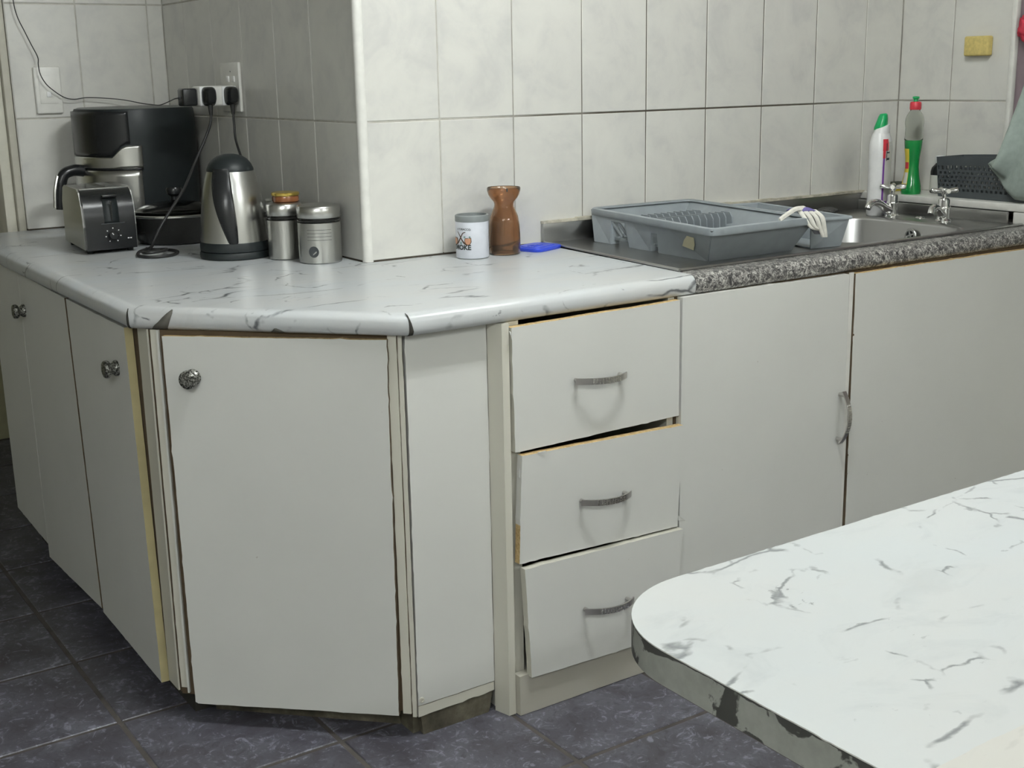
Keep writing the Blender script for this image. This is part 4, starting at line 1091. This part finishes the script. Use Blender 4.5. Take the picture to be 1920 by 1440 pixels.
# blue lid
bl = thing('blue_lid', (.215, -.07, ZC), 'flat blue plastic container lid lying by the sink edge', 'lid')
lc = Vector((.2145, -.0695)); la = math.atan2(.045, .05) * .9
bm = NB(); M = Matrix.Translation((lc.x, lc.y, ZC + .0004)) @ Matrix.Rotation(.35, 4, 'Z')
loft(bm, [(0, 0, 0, .052, .040, 5, 0), (.005, 0, 0, .053, .041, 5, 0), (.008, 0, 0, .051, .039, 5, 0)], 36, 0, M); obj('lid_plate', bm, BLUEP, bl, 40)
bm = NB(); loft(bm, [(.008, 0, 0, .041, .029, 4, 0), (.0095, 0, 0, .040, .028, 4, 0)], 30, 0, M); box(bm, -.030, .005, -.012, -.009, .0095, .0106, 0, 0, 2, M); box(bm, -.025, .0, -.002, .002, .0095, .0106, 0, 0, 2, M); box(bm, -.03, -.005, .006, .0085, .0095, .0106, 0, 0, 2, M); obj('raised_panel', bm, BLUEP, bl, 40)

# ================================================================ COUNTER: KETTLE CORNER
# kettle
kx, ky = -.382, .300
kt = thing('electric_kettle', (kx, ky, ZC), 'brushed steel electric kettle with black handle and lid', 'kettle')
zk = ZC + .0004
bm = NB(); lathe(bm, [(.078, 0), (.081, .002), (.081, .012), (.079, .016)], (kx, ky, zk), 48); obj('power_base', bm, BLACKM, kt)
bm = NB(); lathe(bm, [(.077, .0165), (.0795, .018), (.0795, .036), (.0785, .038)], (kx, ky, zk), 48); obj('lower_band', bm, BLACKM, kt)
KP = [(.0775, .0382), (.0772, .045), (.0755, .07), (.0725, .10), (.0685, .13), (.0635, .158), (.0575, .182), (.0525, .197)]
bm = NB(); lathe(bm, KP, (kx, ky, zk), 56); obj('steel_body', bm, STEEL, kt)
bm = NB(); lathe(bm, [(.0532, .1965), (.0528, .201), (.048, .212), (.040, .222), (.028, .230), (.012, .234), (0, .2345)], (kx, ky, zk), 44); obj('lid', bm, BLACKM, kt)
def kr(z):
    zz = z - zk
    for (ra, a), (rb, b) in zip(KP[:-1], KP[1:]):
        if a <= zz <= b: return ra + (rb - ra) * (zz - a) / (b - a)
    return KP[0][0] if zz < KP[0][1] else KP[-1][0]
# handle: dark tapering strip standing off the body, towards the camera
ha = math.radians(240)
bm = NB(); rows = []
for i in range(25):
    t = i / 24; z = zk + .038 + t * .166
    r = kr(z) + .0008 + .012 * math.sin(math.pi * min(1, t * 1.02)) ** .8
    wdt = .0115 + .0085 * t + .006 * math.sin(math.pi * t)
    hq = math.radians(246) - .40 * t; c_, s_ = math.cos(hq), math.sin(hq); row = []
    for q, dd in ((-1, -.012), (-.96, -.003), (-.55, .002), (0, .0035), (.55, .002), (.96, -.003), (1, -.012)):
        row.append(bm.verts.new((kx + c_ * (r + dd) - s_ * wdt * q, ky + s_ * (r + dd) + c_ * wdt * q, z)))
    rows.append(row)
for a, b in zip(rows[:-1], rows[1:]):
    for k in range(6): bm.faces.new((a[k], a[k + 1], b[k + 1], b[k]))
    bm.faces.new((a[6], a[0], b[0], b[6]))
bm.faces.new(rows[0]); bm.faces.new(list(reversed(rows[-1])))
obj('handle', bm, BLACKP, kt, 50)
bm = NB(); lathe(bm, [(.004, 0), (.004, .0015), (0, .002)], (0, 0, 0), 12, 0, Matrix.Translation((kx + .0785 * math.cos(ha), ky + .0785 * math.sin(ha), zk + .046)) @ Vector((math.cos(ha), math.sin(ha), 0)).to_track_quat('Z', 'Y').to_matrix().to_4x4()); obj('rivet', bm, DARKP, kt)
# canisters
def canister(x, y, r, h, label, face, mark):
    c = thing('steel_canister', (x, y, ZC), label, 'canister', 'steel canisters beside the kettle'); z = ZC + .0004
    hb = h * .70
    bm = NB(); lathe(bm, [(r - .002, 0), (r, .002), (r, hb), (r - .002, hb + .001)], (x, y, z), 40); obj('body', bm, STEEL, c)
    bm = NB(); lathe(bm, [(r - .003, hb + .001), (r - .003, hb + .010)], (x, y, z), 40); lathe(bm, [(r + .0005, hb + .003), (r + .002, hb + .0045), (r + .0005, hb + .006)], (x, y, z), 40); obj('clear_neck', bm, [PAN], c)
    bm = NB(); lathe(bm, [(r - .0005, hb + .0105), (r + .0005, hb + .012), (r + .0005, h - .004), (r - .002, h - .001), (r - .006, h), (0, h)], (x, y, z), 40); obj('lid', bm, STEEL, c)
    if mark:
        bm = NB(); g = []
        for k in range(20):
            a = k / 20 * 2 * math.pi; aa = face - .33 + .0115 * math.cos(a) / r; g.append(bm.verts.new((x + (r + .0006) * math.cos(aa), y + (r + .0006) * math.sin(aa), z + .027 + .0125 * math.sin(a))))
        bm.faces.new(g); obj('dark_spot', bm, DARKP, c, 0)
        for i in range(4):
            bm = NB(); patch_on(bm, x, y, lambda zz, a: r, face - .62, face + .55, z + .052 + i * .0075, z + .0528 + i * .0075, 0, .0004, 10, 1); obj('engraved_line', bm, DARKP, c, 0)
    return c
canister(-.266, .091, .0475, .127, 'front steel canister with a dark round spot beside the pillar', math.radians(246), True)
canister(-.302, .196, .0400, .126, 'steel canister carrying the small gold-lidded jar', math.radians(246), False)
canister(-.2600, .298, .0400, .126, 'steel canister half hidden behind the kettle', math.radians(246), False)
jx, jy, jz = -.292, .205, ZC + .0004 + .126 + .0003
jr = thing('amber_jar', (jx, jy, jz), 'small squat amber jar with a gold lid on a canister', 'jar')
bm = NB(); lathe(bm, [(.028, 0), (.0300, .002), (.0305, .010), (.0290, .0145)], (jx, jy, jz), 32); obj('jar_body', bm, AMBERJ, jr)
bm = NB(); lathe(bm, [(.0312, .0148), (.0318, .016), (.0318, .0205), (.0295, .0222), (.027, .0218), (0, .0213)], (jx, jy, jz), 32); obj('gold_lid', bm, GOLD, jr)
# pan with a glass lid
px_, py_ = -.388, .672
pn = thing('frying_pan', (px_, py_, ZC), 'dark deep pan with a glass lid behind the cable coil', 'pan'); zp = ZC + .0004
bm = NB(); lathe(bm, [(.085, 0), (.095, .003), (.105, .02), (.114, .055), (.117, .068), (.114, .068), (.110, .055), (.10, .02), (.09, .006), (0, .006)], (px_, py_, zp), 48, cap1=False); obj('pan_body', bm, PAN, pn)
bm = NB(); lathe(bm, [(.1165, .0683), (.1185, .070), (.1185, .0735), (.1155, .075), (.113, .0735), (.113, .0685)], (px_, py_, zp), 48, cap0=False, cap1=False); obj('lid_rim', bm, STEEL, pn)
bm = NB(); lathe(bm, [(.1128, .0735), (.10, .083), (.075, .093), (.045, .100), (.02, .103), (0, .1035)], (px_, py_, zp), 48, cap0=False); gl = obj('glass_lid', bm, GLASSLID, pn, 60); gl.modifiers.new('thick', 'SOLIDIFY').thickness = .003
bm = NB(); lathe(bm, [(.010, .1045), (.010, .114), (.019, .120), (.0205, .130), (.018, .136), (0, .138)], (px_, py_, zp), 26); obj('lid_knob', bm, BLACKP, pn)
hdir = Vector((.62, -.78, 0)).normalized()
bm = NB(); b0 = Vector((px_, py_, zp + .054)) + hdir * .114
tube(bm, [b0, b0 + hdir * .02 + V((0, 0, .004)), b0 + hdir * .045 + V((.004, 0, .008)), b0 + hdir * .068 + V((.006, .0, .008))], lambda t: .009 + .002 * t, 12); obj('pan_handle', bm, BLACKP, pn)
# toaster
tk = Vector((-.654, .552)); te = Vector((.999, .035)).normalized(); td = Vector((.083, .9965)).normalized()
MT_ = Matrix(((te.x, td.x, 0, tk.x), (te.y, td.y, 0, tk.y), (0, 0, .915, ZC + .0004), (0, 0, 0, 1)))   # local x width, y depth from front, z up
TWD, TDP, THT = .128, .262, .152
ts = thing('toaster', (tk.x + .06, tk.y + .13, ZC), 'black and steel two-slot toaster at the left of the counter', 'toaster')
def ext_profile(prof, xa_, xb_, mi=0):
    bm = NB(); P = [MT_ @ Vector((xb_, y, z)) for y, z in prof]
    nx = (MT_.to_3x3() @ Vector((1, 0, 0)))
    prism(bm, P, nx, xb_ - xa_); return bm
fp = [(.0, .010), (-.002, .05), (-.001, .088), (.004, .118), (.014, .142), (.030, .158), (.047, .1645), (.047, .010)]
bm = ext_profile(fp, .004, TWD - .004); bmesh.ops.triangulate(bm, faces=[f for f in bm.faces if len(f.verts) > 4]); obj('front_cover', bm, BLACKP, ts, 40)
bp = [(TDP - .047, .010), (TDP - .047, .1645), (TDP - .03, .158), (TDP - .014, .142), (TDP - .004, .118), (TDP, .05), (TDP, .010)]
bm = ext_profile(bp, .004, TWD - .004); bmesh.ops.triangulate(bm, faces=[f for f in bm.faces if len(f.verts) > 4]); obj('rear_cover', bm, BLACKP, ts, 40)
for s in (0, 1):
    x0_ = 0 if s == 0 else TWD - .006
    sp_ = [(.010, .012), (.008, .07), (.016, .125), (.034, .158), (.055, .166), (TDP - .055, .166), (TDP - .034, .158), (TDP - .012, .12), (TDP - .008, .012)]
    bm = ext_profile(sp_, x0_, x0_ + .006); bmesh.ops.triangulate(bm, faces=[f for f in bm.faces if len(f.verts) > 4]); obj('side_panel', bm, STEEL, ts, 0)
bm = NB()
for xa_, xb_ in ((.0065, .026), (.054, .074), (.102, TWD - .0065)): box(bm, xa_, xb_, .048, TDP - .048, .14, .1665, 0, 0, 2, MT_)
for ya, yb in ((.0475, .058), (TDP - .058, TDP - .0475)): box(bm, .0065, TWD - .0065, ya, yb, .14, .1665, 0, 0, 2, MT_)
obj('slotted_top', bm, STEEL, ts, 0)
bm = NB(); box(bm, .0065, TWD - .0065, .048, TDP - .048, .012, .1395, 0, 0, 2, MT_); obj('inner_core', bm, BLACKM, ts, 0)
# front details
def front_y(z):
    for (ya, za), (yb, zb_) in zip(fp[:-2], fp[1:-1]):
        if za <= z <= zb_: return ya + (yb - ya) * (z - za) / (zb_ - za)
    return 0
bm = NB(); g = []
for k in range(11):
    z = .078 + k * .0075; y = front_y(z) - .0006
    g.append([bm.verts.new(MT_ @ Vector((x, y, z))) for x in (.050, .086)])
for a, b in zip(g[:-1], g[1:]): bm.faces.new((a[0], a[1], b[1], b[0]))
lr = obj('lever_recess', bm, BLACKM, ts, 40); lr.modifiers.new('thick', 'SOLIDIFY').thickness = .001
bm = NB(); box(bm, .0665, .0695, -.004, -.0005, .082, .135, 0, 0, 2, MT_); obj('lever_slot', bm, PAN, ts, 0)
bm = NB(); box(bm, .050, .086, -.016, .0, .1445, .1505, 0, .002, 2, MT_ @ Matrix.Translation((0, .016, 0))); obj('lever', bm, BLACKP, ts)
bm = NB(); box(bm, .042, .098, -.0032, -.0012, .0765, .0785, 0, 0, 2, MT_); obj('trim_line', bm, DARKP, ts, 0)
Md = MT_ @ Matrix.Translation((.068, -.0018, .047)) @ Matrix.Rotation(math.pi / 2, 4, 'X')
bm = NB(); lathe(bm, [(.0115, 0), (.0115, .008), (.010, .010), (0, .0105)], (0, 0, 0), 22, 0, Md); dl = obj('dial', bm, BLACKP, ts)
bm = NB(); box(bm, -.001, .001, .002, .008, .0104, .0112, 0, 0, 2, Md @ Matrix.Rotation(.6, 4, 'Z')); obj('pointer', bm, WHITEP, dl, 0)
bm = NB()
for k in range(7):
    a = math.pi / 2 + (k - 3) * .86
    box(bm, -.0012, .0012, .0165, .0195, .0, .0007, 0, 0, 2, Md @ Matrix.Rotation(a - math.pi / 2, 4, 'Z'))
for k in range(2): box(bm, .034 + k * .006, .038 + k * .006, -.012, -.0095, .0, .0007, 0, 0, 2, Md)
obj('dial_marks', bm, WHITEP, ts, 0)
for x, y in ((.016, .03), (TWD - .016, .03), (.016, TDP - .03), (TWD - .016, TDP - .03)):
    bm = NB(); lathe(bm, [(.008, 0), (.010, .0105)], (x, y, 0), 14, 0, MT_); obj('foot', bm, BLACKM, ts)
# air fryer
ax0, ay0 = -.362, 1.022
af = thing('air_fryer', (ax0, ay0, ZC), 'large black air fryer with steel drawer and side handle', 'air fryer'); za = ZC + .0004
fr = math.radians(190)
bm = NB(); loft(bm, [(za, ax0, ay0, .138, .138, 2.5, fr), (za + .006, ax0, ay0, .146, .146, 2.5, fr), (za + .12, ax0, ay0, .152, .152, 2.5, fr), (za + .26, ax0, ay0, .153, .153, 2.5, fr), (za + .322, ax0, ay0, .150, .150, 2.5, fr), (za + .328, ax0, ay0, .147, .147, 2.5, fr)], 56); obj('body', bm, BLACKM, af, 50)
bm = NB(); loft(bm, [(za + .3282, ax0, ay0, .144, .144, 2.5, fr), (za + .331, ax0, ay0, .138, .138, 2.5, fr)], 56); obj('top_cover', bm, plain('charcoal_top', (.16, .165, .155), .5), af, 50)  # top cover in a lighter grey than the body
def afr(z, a):
    b_ = a - fr; n = 2.5; R_ = .1525
    return (abs(math.cos(b_) / R_) ** n + abs(math.sin(b_) / R_) ** n) ** (-1 / n)
def shell(name, a0, a1, z0f, z1f, mat, out=.006, na=30, nz=10, par=af):
    bm = NB(); gi = []; 
    for i in range(nz + 1):
        row = []
        for k in range(na + 1):
            a = a0 + (a1 - a0) * k / na; zl, zh = z0f(k / na), z1f(k / na); z = zl + (zh - zl) * i / nz; r = afr(z, a) + out
            row.append(bm.verts.new((ax0 + r * math.cos(a), ay0 + r * math.sin(a), za + z)))
        gi.append(row)
    for i in range(nz):
        for k in range(na): bm.faces.new((gi[i][k], gi[i][k + 1], gi[i + 1][k + 1], gi[i + 1][k]))
    o = obj(name, bm, mat, par, 60); md = o.modifiers.new('thick', 'SOLIDIFY'); md.thickness = out * .95; md.offset = -1; return o
def notch(t): return .204 + .030 * max(0, min(1, (t - .80) / .08))
a_s, a_e = math.radians(122), math.radians(257)
shell('upper_steel_band', a_s, a_e, lambda t: .176, notch, STEEL, .005)
shell('black_seam', a_s, a_e, lambda t: .170, lambda t: .1755, BLACKP, .0035, 30, 2)
shell('steel_drawer', a_s, a_e - .03, lambda t: .02, lambda t: .1695, STEEL, .007)
shell('control_panel', a_s, math.radians(247), lambda t: .207 + .032 * max(0, min(1, (t - .86) / .09)), lambda t: .322, BLACKP, .004)
hf = Vector((math.cos(fr - .05), math.sin(fr - .05), 0)); hs = Vector((-hf.y, hf.x, 0)); hb_ = Vector((ax0, ay0, za)) + hf * .158
bm = NB(); tube(bm, [hb_ + V((0, 0, .168)), hb_ + hf * .03 + V((0, 0, .170)), hb_ + hf * .055 + V((0, 0, .158)), hb_ + hf * .066 + V((0, 0, .12)), hb_ + hf * .070 + V((0, 0, .07))], lambda t: .016 - .003 * t, 14); ho = obj('handle', bm, BLACKP, af, 60)
bm = NB(); tube(bm, [hb_ + hf * .070 + V((0, 0, .158)), hb_ + hf * .0805 + V((0, 0, .12)), hb_ + hf * .0845 + V((0, 0, .075))], .005, 8); obj('handle_trim', bm, STEEL, ho)

# ================================================================ SWITCH, SOCKET, PLUGS, CABLES
sw = thing('light_switch', (-.5415, YD, 1.2), 'white wall switch plate on the tiles left of the air fryer', 'switch')
bm = NB(); box(bm, -.577, -.506, YD - .0115, YD - .0003, 1.141, 1.267, 0, .004, 3); obj('plate', bm, WHITEPLASTIC, sw)
bm = NB(); box(bm, -.566, -.517, YD - .0130, YD - .0113, 1.168, 1.243, 0, .0008); obj('inset_panel', bm, WHITEPLASTIC, sw)
bm = NB(); box(bm, -.548, -.536, YD - .0165, YD - .0128, 1.186, 1.200, 0, .001); obj('rocker', bm, BOTTLEW, sw)
so = thing('wall_socket', (XP, .70, 1.2), 'white double socket plate on the shaded pillar side', 'socket')
bm = NB(); box(bm, XP - .009, XP - .0003, .637, .760, 1.142, 1.266, 0, .003, 3); obj('plate', bm, WHITEPLASTIC, so)
for y in (.668, .705):
    bm = NB(); box(bm, XP - .013, XP - .0088, y - .0075, y + .0075, 1.217, 1.232, 0, .0015); obj('rocker', bm, BOTTLEW, so)
bm = NB(); lathe(bm, [(.002, 0), (.0015, .001)], (0, 0, 0), 10, 0, Matrix.Translation((XP - .0088, .690, 1.2435)) @ Vector((-1, 0, 0)).to_track_quat('Z', 'Y').to_matrix().to_4x4()); obj('indicator', bm, PRINTD, so)
ad = thing('plug_adaptor', (-.25, .69, 1.18), 'white multi-plug adaptor standing out from the wall socket', 'adaptor')
bm = NB(); box(bm, -.306, XP - .0095, .664, .720, 1.158, 1.2085, 0, .006, 3); obj('body', bm, WHITEPLASTIC, ad)
for x in (-.285, -.226):
    bm = NB(); box(bm, x - .020, x + .020, .6605, .6635, 1.160, 1.207, 0, .001); obj('socket_face', bm, BOTTLEW, ad)
def plug(x, label, lean):
    p = thing('power_plug', (x, .645, 1.18), label, 'plug', 'black plugs in the white adaptor')
    bm = NB(); M = Matrix.Translation((x, .6602, 1.183)) @ Matrix.Rotation(lean, 4, 'Y')
    loft(bm, [(0, 0, 0, .0165, .0235, 3.5, 0), (.012, 0, 0, .0165, .0235, 3.5, 0), (.024, 0, .002, .0135, .0205, 3, 0), (.030, 0, .003, .010, .016, 3, 0)], 28, 0, M @ Matrix.Rotation(math.pi / 2, 4, 'X')); obj('plug_body', bm, BLACKP, p, 50)
    bm = NB(); tube(bm, [M @ V((0, -.012, -.018)), M @ V((0, -.012, -.033)), M @ V((0, -.012, -.046))], lambda t: .0075 - .0035 * t, 12, 0, 3); obj('strain_relief', bm, RUBBER, p, 50)
    return M @ V((0, -.012, -.044))
e1 = plug(-.2845, 'black plug in the adaptor next to the square charger', .0)
e2 = plug(-.2255, 'black plug in the adaptor closest to the wall plate', .0)
ch = thing('charger_block', (-.32, .70, 1.18), 'black square phone charger at the adaptor end', 'charger')
bm = NB(); box(bm, -.3445, -.3065, .674, .716, 1.160, 1.2035, 0, .005, 3); obj('charger_body', bm, BLACKP, ch)
bm = NB(); box(bm, -.3475, -.3443, .689, .699, 1.178, 1.184, 0, .001); obj('cable_socket', bm, DARKP, ch)
def cable(name, pts, r, label, mat=RUBBER, sub=6):
    bm = NB(); tube(bm, pts, r, 8, 0, sub); return tag(obj(name, bm, mat, None, 70), label, 'cable')
CAM = Vector((-1.4743, -2.4693, 1.2267))
cable('charger_cable', [(-.3472, .694, 1.181), (-.352, .72, 1.178), (-.335, .80, 1.172), (-.310, .95, 1.160), (-.285, 1.08, 1.1585), (-.300, 1.13, 1.162), (-.345, 1.158, 1.173), (-.402, 1.165, 1.1795), (-.446, 1.168, 1.1815), (-.478, 1.168, 1.178), (-.505, 1.166, 1.184), (-.533, 1.162, 1.203), (-.552, 1.160, 1.222), (-.564, 1.160, 1.247), (-.566, 1.162, 1.272), (-.564, 1.168, 1.292), (-.577, 1.170, 1.325), (-.591, 1.170, 1.36), (-.606, 1.170, 1.40), (-.612, 1.170, 1.45), (-.616, 1.172, 1.60), (-.617, 1.175, 1.78)], .0014, 'thin black charger cable strung along the tiles over the switch')
cable('toaster_cable', [tuple(e1), (-.288, .647, 1.118), (-.302, .648, 1.085), (-.335, .640, 1.03), (-.372, .600, .990), (-.405, .560, .960), (-.445, .530, .925), (-.478, .515, .890), (-.498, .512, .860), (-.508, .520, .836), (-.516, .538, .8292), (-.545, .500, .8292), (-.566, .435, .8292), (-.548, .392, .8292), (-.500, .396, .8292), (-.470, .445, .8292), (-.478, .492, .8292), (-.515, .49, .8292), (-.552, .450, .8345), (-.548, .415, .8365), (-.512, .425, .8365), (-.488, .470, .834), (-.500, .515, .8300), (-.5095, .552, .8292)], .0036, 'black toaster cable dropping from the plug into a coil on the counter')
cable('kettle_cable', [tuple(e2), (-.226, .645, 1.11), (-.230, .63, 1.07), (-.240, .56, 1.01), (-.252, .47, .94), (-.262, .42, .87), (-.272, .405, .8298), (-.292, .392, .8290), (-.3105, .362, .8290)], .0032, 'black kettle cable hanging from the plug behind the kettle')
